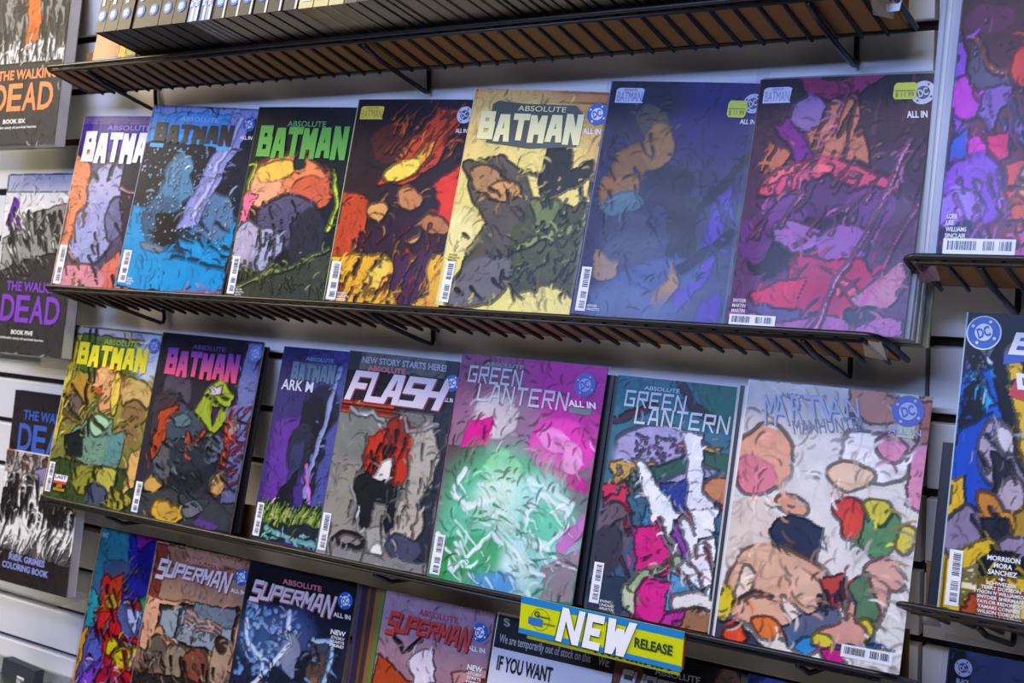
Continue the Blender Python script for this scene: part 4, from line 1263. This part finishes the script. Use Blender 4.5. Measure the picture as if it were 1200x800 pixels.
stack_behind(None, 6, '%s colour-spined comic back in the stack behind the mauve and red comic', 'stack behind the mauve and red comic', 0.165, 0.262, -1.120, 1.187, zD, math.radians(3), LEAN,
             ['5a7a2c', '8a5a2c', '3c2a24', '6a4028', '2a2030', '4c3a5c'], 0.0050, math.radians(0.65), 0.0044, mat('5a4a40', 0.8), -0.0098, 9)
comic('comic_book', 'dark brown comic half hidden under the yellow and blue shelf tag', G_BOT, -0.768, yD, zD, 0.150, 0.260,
      'g 17161a 4a3c3a; e .1 .12 .14 .1 0 6a4436; e .9 .1 .1 .12 0 6c4c3a; e .5 .6 .4 .3 0 4c4450; s 30 .14 .014 60 8c8ca0 0 .3 1 .9', 35, math.radians(5), spine='2a2224', marks=lambda t, w, h, s: sup(t, w, h, s, 'b4b8c4', '4c4a58', True, 0.90, False, 'b8bcc8'))
comic('comic_book', 'navy comic at the right end of the bottom shelf, cut by the picture edge', G_BOT, -0.605, yD, zD, 0.170, 0.262,
      'g 1a1f4a 2c2c54; e .2 .05 .12 .06 0 3a3f8c; e .6 .4 .4 .3 0 4c3a6a; s 20 .2 .014 60 8c9ce0 0 .2 1 .9', 36, math.radians(5), spine='20203a')

# stock notice
t = thing('stock_notice', 'white paper stock notice with black header band on the bottom shelf', 'sign')
t.matrix_world = frame(-0.938, yD + 0.001, zD, math.radians(4))
wN, hN = 0.166, 0.268
surf0 = bowfun(0.001)
v, f = box_vf(0, wN, 0, 0.0012, 0, hN)
mesh_obj('card', v, f, mat('d4d4dc', 0.4), t)
F = Flat(wN, hN, lambda u, v_: 0)
F.rect(0.01, 0.012, 0.99, 0.155, M_BLACK, 0)
F.text('S', 0.06, 0.02, 0.12, 0.055, mat('8a948a'), 0.03, -0.2, 1)
F.text('We are temporarily out of stock on this', 0.05, 0.092, 0.80, 0.142, mat('b4b4b8'), 0.012, 0, 1)
F.text('We:', 0.86, 0.092, 0.95, 0.132, mat('b4b4b8'), 0.012, 0, 1)
F.build('header', t)
F = Flat(wN, hN, lambda u, v_: 0)
F.text('IF YOU WANT', 0.06, 0.185, 0.52, 0.252, M_BLACK, 0.03)
F.build('lettering', t)

# ------------------------------------------------ right-hand shelves


LR = math.radians(13.3)


def m_e0(t, w, h, s):
    C_ = Flat(w, h, s)
    lines(C_, ['LOEB', 'LEE', 'WILLIAMS', 'SINCLAIR'], 0.035, 0.855, 0.14, 0.022, M_WHITE, 0.02)
    C_.build('credits', t)
    barcode(Flat(w, h, s), 0.03, 0.938, 0.39, 0.992, 20, True).build('barcode', t)
    E_ = Flat(w, h, s)
    E_.text('DC', 0.09, 0.05, 0.2, 0.075, T('c8c0c8'), 0.03, -0.2)
    E_.build('emblem', t)


comic('comic_book', 'bagged violet, magenta and orange space comic on the upper right shelf', G_RGT, -0.393, 1.1815, ZS['RA'], 0.172, 0.262,
      'g 0c0a14 8a3a4c; p 8a4ad0 0 .2 .06 .3 .1 .5 0 .6; e .1 .46 .12 .08 0 c038c8; e .22 .42 .1 .06 0 d83aa8; p 5a5068 .08 .26 .3 .38 .5 .34 .4 .42 .2 .46 .1 .4; l .014 f08a70 .08 .24 .26 .37 .5 .34; e .5 .34 .14 .08 0 e0442c; e .58 .36 .05 .03 0 f0a060; p 8a60b8 .2 .42 .4 .4 .3 .56 .16 .52; s 18 .14 .02 60 9a70c8 .2 .4 .6 .6; e .2 .18 .16 .05 0 5a1c48; '
      'e .6 .2 .1 .06 0 d03a2c; p d83ac0 .02 .62 .2 .58 .3 .64 .24 .74 .04 .72; p e0246c .24 .58 .42 .56 .4 .66 .26 .7; e .18 .78 .22 .14 0 8a48c8; p e04a38 .38 .68 .56 .66 .56 .86 .4 .86; e .6 .74 .14 .06 0 f0a868; p e0602c .5 .82 .9 .74 .9 .96 .5 .94; e .14 .84 .16 .07 0 a078dc; p 20184c 0 .9 .24 .88 .3 .98 0 1; l .03 e07a30 .24 .84 .34 .98; p 3a58c8 0 .6 .1 .56 .12 .64 0 .68; p c8609c .34 .96 .7 .84 1 .84 1 1 .3 1; '
      's 30 .14 .02 70 c070e0 .02 .7 .4 1; s 26 .16 .014 10 8a2c18 .4 .7 1 .95; d 24 .006 fff0f4 .05 .05 .9 .5; s 24 .12 .014 -30 f4a860 .4 .66 1 .9; e .8 .5 .3 .3 0 401c3c .5', 41, math.radians(3), spine='20143a', bag=True, marks=m_e0, lean=LR, paintkw=dict(usc=0.75))
stack_behind(None, 4, '%s bagged comic back in the pale-edged stack behind the violet space comic', 'stack behind the violet space comic', 0.18, 0.268, -0.400, 1.187, ZS['RA'], math.radians(2), LR,
             ['9aa0b0', 'b4bac4', '888c9a'], 0.0050, math.radians(0.8), 0.0044, M_BAGEDGE, -0.0042, 11)


def m_e1(t, w, h, s):
    E_ = Flat(w, h, s)
    E_.disc(0.095, 0.068, 0.0158, T('dfe6ee'), 0, 24, 0.0143)
    emblem(E_, 0.095, 0.066, 0.0143)
    E_.build('emblem', t)
    F = Flat(w, h, s)
    F.poly([(0.21, 0.17), (0.21, 0.13), (0.34, 0.03), (1.0, -0.0), (1.0, 0.1), (0.5, 0.13)], T('1f4fae'), 0)
    for i, ch in enumerate('BATMAN'):
        a = 0.245 + i * 0.12
        seg_letter(F, ch, a, 0.06 - i * 0.01, a + 0.105, 0.135 - i * 0.01, M_WHITE, 0.3, 0.22, 0.3, 2)
    F.build('title', t)
    F = Flat(w, h, s)
    F.poly([(0.25, 0.27), (0.29, 0.20), (1.0, 0.19), (1.0, 0.29), (0.4, 0.30)], T('c82420'), 1)
    F.text('DEADPOOL', 0.28, 0.195, 0.98, 0.25, M_WHITE, 0.06, -0.15, 3)
    F.build('subtitle', t)
    barcode(Flat(w, h, s), 0.035, 0.80, 0.105, 0.985, 21).build('barcode', t)
    C_ = Flat(w, h, s)
    rows = ['MORRISON', 'MORA', 'SANCHEZ', '+', 'SCHWEIZER', 'TERRY DODSON', 'TYNION IV WILLIAMSON', 'SNYDER SHERMAN', 'TAYLOR REDONDO', 'TAMAKI CONNER', 'WILSON CORONA', 'JANSON & RAMOS']
    vv = 0.800
    for i, r in enumerate(rows):
        hgt = 0.0165 if i < 3 else 0.0115
        half = min(0.16, 0.009 * len(r) + 0.01) * (1.0 if i < 3 else 0.85)
        C_.text(r, 0.31 - half, vv, 0.31 + half, vv + hgt, M_WHITE, 0.03, 0, 1)
        vv += hgt * 1.38
    C_.build('credits', t)


comic('comic_book', 'bright blue comic with yellow, black and grey-violet shapes and a round blue emblem', G_RGT, -0.383, 1.1815, ZS['RB'], 0.172, 0.272,
      'g 131722 c8a020; r 0 0 1 .2 15161c; p 1c5cc4 0 .14 .12 .2 .4 .12 .5 .4 .6 .62 .4 .72 .1 .66 0 .72; p 2f9cd8 .04 .2 .14 .18 .3 .3 .2 .34; p 131418 .28 .06 .36 .16 .52 .42 .62 .62 .56 .64 .4 .4 .26 .2; p 101216 .06 .26 .16 .2 .22 .36 .1 .44 .03 .42; p 1848b4 0 .42 .3 .34 .4 .6 .1 .72 0 .7; p e0b824 .34 .12 .44 .08 .5 .2 .4 .24; p e4bc20 .36 .24 .8 .3 .9 .5 .62 .5 .5 .34; '
      'e .36 .46 .16 .1 40 a89cae; e .42 .42 .1 .04 30 cfcdd4; e .5 .56 .16 .1 20 8c8094; p 22232c .32 .46 .5 .5 .46 .6 .36 .58; e .52 .6 .12 .06 0 b4a4b0; p e0b41c 0 .56 .12 .54 .1 .72 0 .8; e .36 .64 .14 .05 30 c8842c; e .48 .68 .08 .04 20 d09030; p 20222c .24 .68 .5 .66 .56 .76 .4 .8 .28 .74; e .14 .74 .16 .08 -30 8a7c96; e .62 .78 .2 .06 10 94849c; '
      'p e4bc20 0 .82 .2 .78 .36 .74 .6 .82 1 .8 1 1 0 1; p 14161e .28 .82 .4 .78 .9 .8 .9 .86 .36 .86 .26 .92; p b4481c .2 .96 .46 .88 .5 .84 .54 .92 .9 .88 .9 .96 .6 .96 .54 1 .2 1; p f0e4b0 .16 .86 .3 .84 .3 .94 .14 .95; e .75 .96 .16 .04 0 ecd670; l .012 c8e4f4 .06 .02 .08 .08 .2 .13 .26 .08; s 30 .14 .012 40 2a2434 .2 .4 .9 .8; s 20 .14 .014 20 f0d44c .1 .8 1 1; d 20 .008 c8e8f8 .02 .14 .2 .3; p 1a2c60 .02 .3 .1 .28 .06 .36', 42, math.radians(4), spine='a8c4cc', marks=m_e1, lean=LR, paintkw=dict(usc=0.6))
stack_behind(None, 2, '%s black-edged comic back behind the bright blue and yellow comic', 'copies behind the blue and yellow comic', 0.176, 0.150, -0.393, 1.187, ZS['RB'], math.radians(2), LR,
             ['101014', '1a1a1e'], 0.0050, math.radians(0.8), 0.0044, mat('1c1c20', 0.6), -0.002, 13)


def m_e2(t, w, h, s):
    E_ = Flat(w, h, s)
    emblem(E_, 0.085, 0.06, 0.0082, T('a8acc0'), T('303650'), T('a8acc0'))
    E_.text('BLACK\nLABEL', 0.055, 0.10, 0.125, 0.135, T('a8acc0'), 0.02)
    E_.build('emblem', t)


comic('comic_book', 'bagged navy and slate blue comic at the lower right corner', G_RGT, -0.390, 1.1815, ZS['RC'], 0.172, 0.262,
      'g 3c4468 4a5c98; p 14161f 0 0 .1 0 .12 .14 .3 .3 0 .3; p 3a4060 .08 0 .62 0 .5 .3 .2 .3; p 5a74b8 .6 0 1 0 1 .4 .5 .4; p 222a4c 0 .3 1 .3 1 1 0 1', 43, math.radians(4), spine='20243c', bag=True, lean=LR, marks=m_e2, paintkw=dict(ink=0.1, strokes=60))

# ------------------------------------------------ shelf tag
t = thing('shelf_tag', 'yellow and blue shelf tag reading new release, clipped to a black wire shelf', 'sign', (-0.842, 1.1665, ZS['C'] - 0.0365), (math.radians(-9), 0, math.radians(-1.5)))
tw, thh = 0.207, 0.041
v, f = box_vf(0, tw, 0, 0.0012, 0, thh)
mesh_obj('plate', v, f, mat('cfd400', 0.35), t)
F = Flat(tw, thh, lambda u, v_: 0)
F.rect(0, 0, 1, 0.19, mat('1c7fbe', 0.35), 0)
F.rect(0, 0.86, 1, 1.0, mat('1c7fbe', 0.35), 0)
F.build('blue_bands', t)
F = Flat(tw, thh, lambda u, v_: 0)
for i, (ch, a, b) in enumerate((('N', 0.26, 0.405), ('E', 0.425, 0.53), ('W', 0.545, 0.715))):
    seg_letter(F, ch, a - 0.011, 0.10, b - 0.011, 1.0, mat('3c4a2c'), 0.27 if ch != 'E' else 0.36, 0.22, 0.22, 1)
    seg_letter(F, ch, a, 0.06, b, 0.97, M_WHITE, 0.27 if ch != 'E' else 0.36, 0.22, 0.22, 3)
F.text('RELEASE', 0.725, 0.40, 0.945, 0.66, mat('1f3a22'), 0.03, 0, 2)
F.build('lettering', t)
F = Flat(tw, thh, lambda u, v_: 0)
F.disc(0.135, 0.52, 0.0125, mat('5f7a1c'), 1, 24, 0.0119, 0.95)
F.rect(0.06, 0.50, 0.15, 0.70, mat('1f6fc0'), 2)
F.text('G', 0.095, 0.32, 0.13, 0.47, mat('24341c'), 0.03, 0, 2)
F.rect(0.13, 0.42, 0.20, 0.455, mat('4a5c1c'), 2)
F.rect(0.155, 0.58, 0.235, 0.615, mat('6a7c1c'), 2)
F.build('logo', t)
v, f = box_vf(tw - 0.0004, tw + 0.0006, 0, 0.004, 0.002, thh - 0.006)
mesh_obj('orange_edge', v, f, mat('d8702c', 0.4), t)
t = thing('shelf_tag', 'plain yellow tag hanging just below and behind the yellow and blue tag', 'sign', (-0.833, 1.1700, ZS['C'] - 0.0425), (math.radians(-6), 0, math.radians(-1.5)))
v, f = box_vf(0, 0.194, 0, 0.001, 0, 0.034)
mesh_obj('plate', v, f, mat('c9c40a', 0.4), t)
F = Flat(0.194, 0.034, lambda u, v_: 0)
rs = random.Random(4)
u = 0.46
while u < 0.96:
    F.rect(u, 0.80, u + 0.02, 0.93, mat('3a3c14'), 0)
    u += 0.028 if rs.random() > 0.25 else 0.045
F.build('lettering', t)

# ------------------------------------------------ paperbacks on the top shelf
bl = math.radians(18)
xb = -1.478
ordn = ['first', 'second', 'third', 'fourth', 'fifth', 'sixth', 'seventh', 'eighth', 'ninth', 'tenth', 'eleventh', 'twelfth', 'thirteenth', 'fourteenth', 'fifteenth', 'sixteenth', 'seventeenth',
        'eighteenth', 'nineteenth', 'twentieth']
kinds = ['k'] * 7 + ['w'] * 4 + ['b'] * 6 + ['y'] * 3
thk = [0.0195] + [0.0262] * 6 + [0.011] * 4 + [0.0245] * 6 + [0.0235] * 3
extra = 44
rs = random.Random(8)
for i in range(len(kinds) + extra):
    if i < len(kinds):
        kd, th = kinds[i], thk[i]
        desc = {'k': 'black-spined paperback with round blue emblem', 'w': 'thin white and blue spined paperback', 'b': 'black-spined paperback with a pale stripe', 'y': 'pale yellow spined paperback'}[kd]
        lab = '%s, %s from the left on the top shelf' % (desc, ordn[i])
    else:
        kd, th = 'g', rs.choice((0.009, 0.012, 0.016, 0.02, 0.024))
        k2 = i - len(kinds)
        lab = 'grey-edged paperback on the top shelf, %s to the right of the yellow spines' % (ordn[k2] if k2 < 20 else 'twenty-' + ordn[k2 - 20] if k2 < 29 else 'thirtieth' if k2 == 29 else 'thirty-' + ordn[k2 - 30] if k2 < 39 else 'fortieth' if k2 == 39 else 'forty-' + ordn[k2 - 40])
    if xb + th > -0.452:
        break
    t = thing('paperback_book', lab, 'book', group='paperbacks on the top shelf')
    yoff = rs.uniform(-0.0015, 0.0015)
    t.matrix_world = frame(xb, 1.120 + yoff, ZS['A'] + 0.0295, 0.0, bl)
    hb, db = 0.24, 0.082
    cov = {'k': '1b1a1c', 'w': '8c94a8', 'b': '1e1e22', 'y': 'c8bc84', 'g': rs.choice(('3c3a3a', '55504a', '6a6258', '2c2a2c'))}[kd]
    mc = mat(cov, 0.45)
    e = 0.0009
    gap = 0.0006
    v0, f0 = box_vf(gap, gap + e, 0, db, 0, hb)
    v1, f1 = box_vf(th - gap - e, th - gap, 0, db, 0, hb)
    v2, f2 = box_vf(gap, th - gap, -0.0002, e, 0, hb)
    vv = v0 + v1 + v2
    ff = f0 + [tuple(k + 8 for k in q) for q in f1] + [tuple(k + 16 for k in q) for q in f2]
    mesh_obj('cover', vv, ff, mc, t)
    v, f = box_vf(gap + e, th - gap - e, e, db - 0.002, 0.0012, hb - 0.002)
    pg = M_SHADEPAGES if i < 7 else M_GREYPAGES
    mesh_obj('pages', v, f, pg, t)
    F = Flat(th, hb, lambda u, v_: 0)
    if kd in ('k', 'b', 'w'):
        r = min(0.0078, th * 0.42)
        F.disc(0.5, 1 - 0.022 / hb, r, M_BLUE, 1, 18)
        F.disc(0.5, 1 - 0.022 / hb, r * 0.66, mat('8fb0e4'), 2, 16)
        F.text('DC', 0.5 - 0.5 * r / th, 1 - 0.0255 / hb, 0.5 + 0.5 * r / th, 1 - 0.0185 / hb, M_WHITE, 0.02, 0, 3)
        if kd == 'k':
            F.rect(0.30, 1 - 0.062 / hb, 0.52, 1 - 0.036 / hb, M_WHITE, 1)
            F.rect(0.42, 1 - 0.052 / hb, 0.68, 1 - 0.044 / hb, M_WHITE, 1)
        if kd == 'b':
            F.rect(0.80, 0.3, 0.93, 1.0, mat('d8ccc0'), 1)
        if kd == 'w':
            F.rect(0.62, 0.3, 0.92, 1.0, M_WHITE, 1)
        if i == 1:
            F.rect(0.0, 0.3, 0.22, 1 - 0.042 / hb, mat('c01c1c'), 1)
        F.build('emblem', t)
    elif kd == 'y':
        F.rect(0.2, 0.4, 0.8, 1 - 0.008 / hb, mat('e8e4c8'), 1)
        F.build('spine_print', t)
    xb += th

comic('comic_book', 'orange and yellow comic showing under the left end of the top paperback row', None, -1.572, 1.184, ZS['A'], 0.091, 0.24,
      'g c05a24 c8642c; r 0 .97 1 1 b8c4e0; p e0b020 .6 0 .78 0 .78 .97 .6 .97; p b8bc4c .78 0 1 0 1 .97 .78 .97', 51, 0.0, spine='b06a3c', paintkw=dict(ink=0.1, strokes=60))

# ------------------------------------------------ books on the left, on clear ledges


def hardcover(label, x1, y, z, w, h, lean, thick, art, seed, marks, matte=True, cover='2b2a2a'):
    t = thing('hardcover_book', label, 'book', group='books on the clear ledges at left')
    t.matrix_world = frame(x1 - w, y, z, math.radians(1), lean)
    surf = lambda u, v_: 0.0
    cv = art_mesh('cover', w, h, surf, art, seed, t, material=M_MATTE, warp=0.012, ink=0.1, strokes=300)
    v0, f0 = box_vf(0, w, 0.0002, 0.0011, 0, h)
    v1, f1 = box_vf(0, w, thick - 0.0009, thick, 0, h)
    v2, f2 = box_vf(-0.0008, 0.0012, 0.0002, thick, 0, h)
    vv = v0 + v1 + v2
    ff = f0 + [tuple(k + 8 for k in q) for q in f1] + [tuple(k + 16 for k in q) for q in f2]
    mesh_obj('binding', vv, ff, mat(cover, 0.5), t)
    v, f = box_vf(0.002, w - 0.0006, 0.0011, thick - 0.0009, 0.001, h - 0.001)
    mesh_obj('pages', v, f, mat('d8d2ca', 0.8, noise=0.12, nscale=400), t)
    marks(cv, w, h, surf)
    return t


def m_wd(c, book, v0, the=True):
    def fn(t, w, h, s):
        F = Flat(w, h, s)
        F.text('THE WALKING', 0.16, v0, 0.95, v0 + 0.055, T(c, 0.5), 0.03)
        for i, ch in enumerate('DEAD'):
            a = 0.12 + i * 0.205
            F.text(ch, a, v0 + 0.075, a + 0.19, v0 + 0.225, T(c, 0.5), 0.02)
        F.build('title', t)
        if book:
            B = Flat(w, h, s)
            B.text(book, 0.30, v0 + 0.268, 0.60, v0 + 0.292, T('e8e4dc', 0.5), 0.03)
            B.text('a continuing story of survival horror.', 0.10, v0 + 0.306, 0.76, v0 + 0.324, T('e8e4dc', 0.5), 0.02)
            B.build('subtitle', t)
    return fn


LL = math.radians(11)
crowd = 'g dedad4 d8d4cc; s 60 .34 .08 82 4a4846 -.1 .1 1.05 .36; s 50 .3 .05 84 2c2b2b -.1 .12 1.05 .4; s 40 .2 .04 80 8a8680 -.1 .12 1.05 .36; '
hardcover('book with black and white crowd streaks, one orange, and orange lettering at upper left', -1.713, 1.213, 0.066, 0.185, 0.283, LL, 0.021,
          crowd + 'p c8662c .48 .2 .6 .2 .64 .42 .5 .5 .46 .4; s 12 .2 .05 80 d8702c .46 .18 .6 .3; s 26 .2 .03 92 e8e4dc 0 .42 1 .5; r 0 .545 1 1 3a3838', 61, m_wd('e2702a', 'BOOK SIX', 0.585))
hardcover('book with purple lettering under a grey and white grasping shape at left', -1.722, 1.213, -0.252, 0.182, 0.283, LL, 0.021,
          'g dcdad8 cfc8c0; r 0 0 1 .1 b0b0c4; p 6a2ca0 .12 .14 .2 .14 .22 .24 .32 .28 .22 .34 .2 .46 .1 .46 .12 .3 .04 .28; p 8c8a80 .3 .22 .9 .16 .95 .44 .3 .5; p 9a968c .02 .36 .3 .3 .3 .56 .02 .58; s 40 .16 .03 70 2c2b28 .05 .2 1 .5; s 30 .16 .03 50 d0ccc0 .05 .2 1 .5; p 353232 0 .56 .2 .5 .5 .46 1 .42 1 1 0 1; s 14 .1 .02 40 b0aca0 .05 .46 .6 .56', 62, m_wd('7a30b4', 'BOOK FIVE', 0.60))
hardcover('book with blue lettering over an orange sky at left, behind the black and white book', -1.752, 1.222, -0.617, 0.182, 0.298, LL, 0.016,
          'g 2b2728 2b2728; p d8501c 0 .3 .4 .36 1 .34 1 .6 0 .6; e .3 .33 .3 .04 10 1f1c1e; p 8a7c40 0 .42 1 .46 1 .5 0 .45; p c0703a .5 .5 1 .5 1 1 .5 1; s 20 .1 .05 90 4a3c3a 0 .42 1 .5; r 0 .55 1 1 8a8088', 63, m_wd('3a5cb4', None, 0.10))


def m_col(t, w, h, s):
    F = Flat(w, h, s)
    F.text('RICK GRIMES', 0.20, 0.775, 0.68, 0.825, T('8a92cc', 0.5), 0.04)
    F.text('COLORING BOOK', 0.12, 0.845, 0.74, 0.895, T('8a92cc', 0.5), 0.04)
    F.build('title', t)


hardcover('black and white coloring book with pale streaked crowd and lavender lettering at left', -1.703, 1.190, -0.612, 0.188, 0.205, LL, 0.016,
          'g 8a8484 2b2524; s 40 .14 .06 86 b8a8a0 0 0 1 .2; s 16 .1 .05 90 5a4438 0 0 1 .06; p 8a7a9c .4 .12 .56 .06 .56 .4 .42 .36; s 60 .34 .05 94 e4e0d8 0 .16 1 .42; s 40 .3 .04 94 2a2422 0 .16 1 .44; s 20 .2 .04 100 1f1b1a .0 .3 1 .5; s 22 .4 .035 110 e2ded4 0 .48 1 .58; p 2a2322 0 .76 1 .78 1 1 0 1; s 10 .26 .04 115 e6e2d8 .1 .5 .9 .6', 64, m_col, cover='d0ccc8')
t = thing('hardcover_book', 'dark slate book corner with white lettering at the bottom left edge', 'book', group='books on the clear ledges at left')
t.matrix_world = frame(-1.985, 1.215, -0.985, 0.0, LL, math.radians(3))
v, f = box_vf(0, 0.09, 0, 0.018, 0, 0.21)
mesh_obj('binding', v, f, mat('2e323c', 0.5), t)
F = Flat(0.09, 0.21, lambda u, v_: 0)
F.text('eral', 0.50, 0.09, 0.72, 0.30, M_WHITE, 0.02, 0, 1, vert=True)
F.build('lettering', t)

for zl, nm, xe, ydep in ((0.066, 'clear plastic ledge under the book with orange lettering', -1.735, 1.198), (-0.252, 'clear plastic ledge under the book with purple lettering', -1.735, 1.19),
                   (-0.614, 'clear plastic ledge under the black and white coloring book', -1.69, 1.165), (-0.80, 'empty clear plastic ledge above the dark slate book corner', -1.72, 1.19)):
    t = thing('display_ledge', nm, 'ledge', (0, 0, zl), group='clear display ledges')
    v, f = box_vf(-2.6, xe, ydep, WALL_Y - 0.0005, -0.0042, -0.0008)
    mesh_obj('plate', v, f, M_LEDGE, t)
    v, f = box_vf(-2.6, xe, ydep, ydep + 0.002, -0.008, 0.003)
    mesh_obj('front_lip', v, f, M_LEDGE, t)
    v, f = box_vf(-2.6, xe, WALL_Y - 0.0035, WALL_Y - 0.0005, -0.034, -0.0042)
    mesh_obj('back_flange', v, f, M_LEDGE, t)
t = thing('wire_hook_rail', 'thin black wire rail with a dark clip at the bottom left', 'rail', (0, 0, -0.826))
v, f = tube_vf([(-1.96, 1.2, -0.004), (-1.74, 1.2, 0.0)], 0.0016, 6)
mesh_obj('rail', v, f, M_WIRE, t)
v, f = tube_vf([(-1.90, 1.2, -0.006), (-1.90, 1.2, 0.006), (-1.90, 1.293, 0.006)], 0.0045, 8)
mesh_obj('clip', v, f, M_WIRE, t)

t = thing('price_card', 'small white folded card at the right end of the top wire shelf', 'card', (-0.450, 1.200, ZS['A'] - 0.020), (0, 0, math.radians(8)))
v = [(0, 0, 0), (0.012, -0.004, 0.0), (0.018, 0.0, 0.03), (-0.006, 0.004, 0.034)]
v += [(a, b + 0.0006, c) for a, b, c in v]
mesh_obj('card', v, [(0, 1, 2, 3), (7, 6, 5, 4), (0, 4, 5, 1), (1, 5, 6, 2), (2, 6, 7, 3), (3, 7, 4, 0)], mat('d8dae4', 0.5), t)
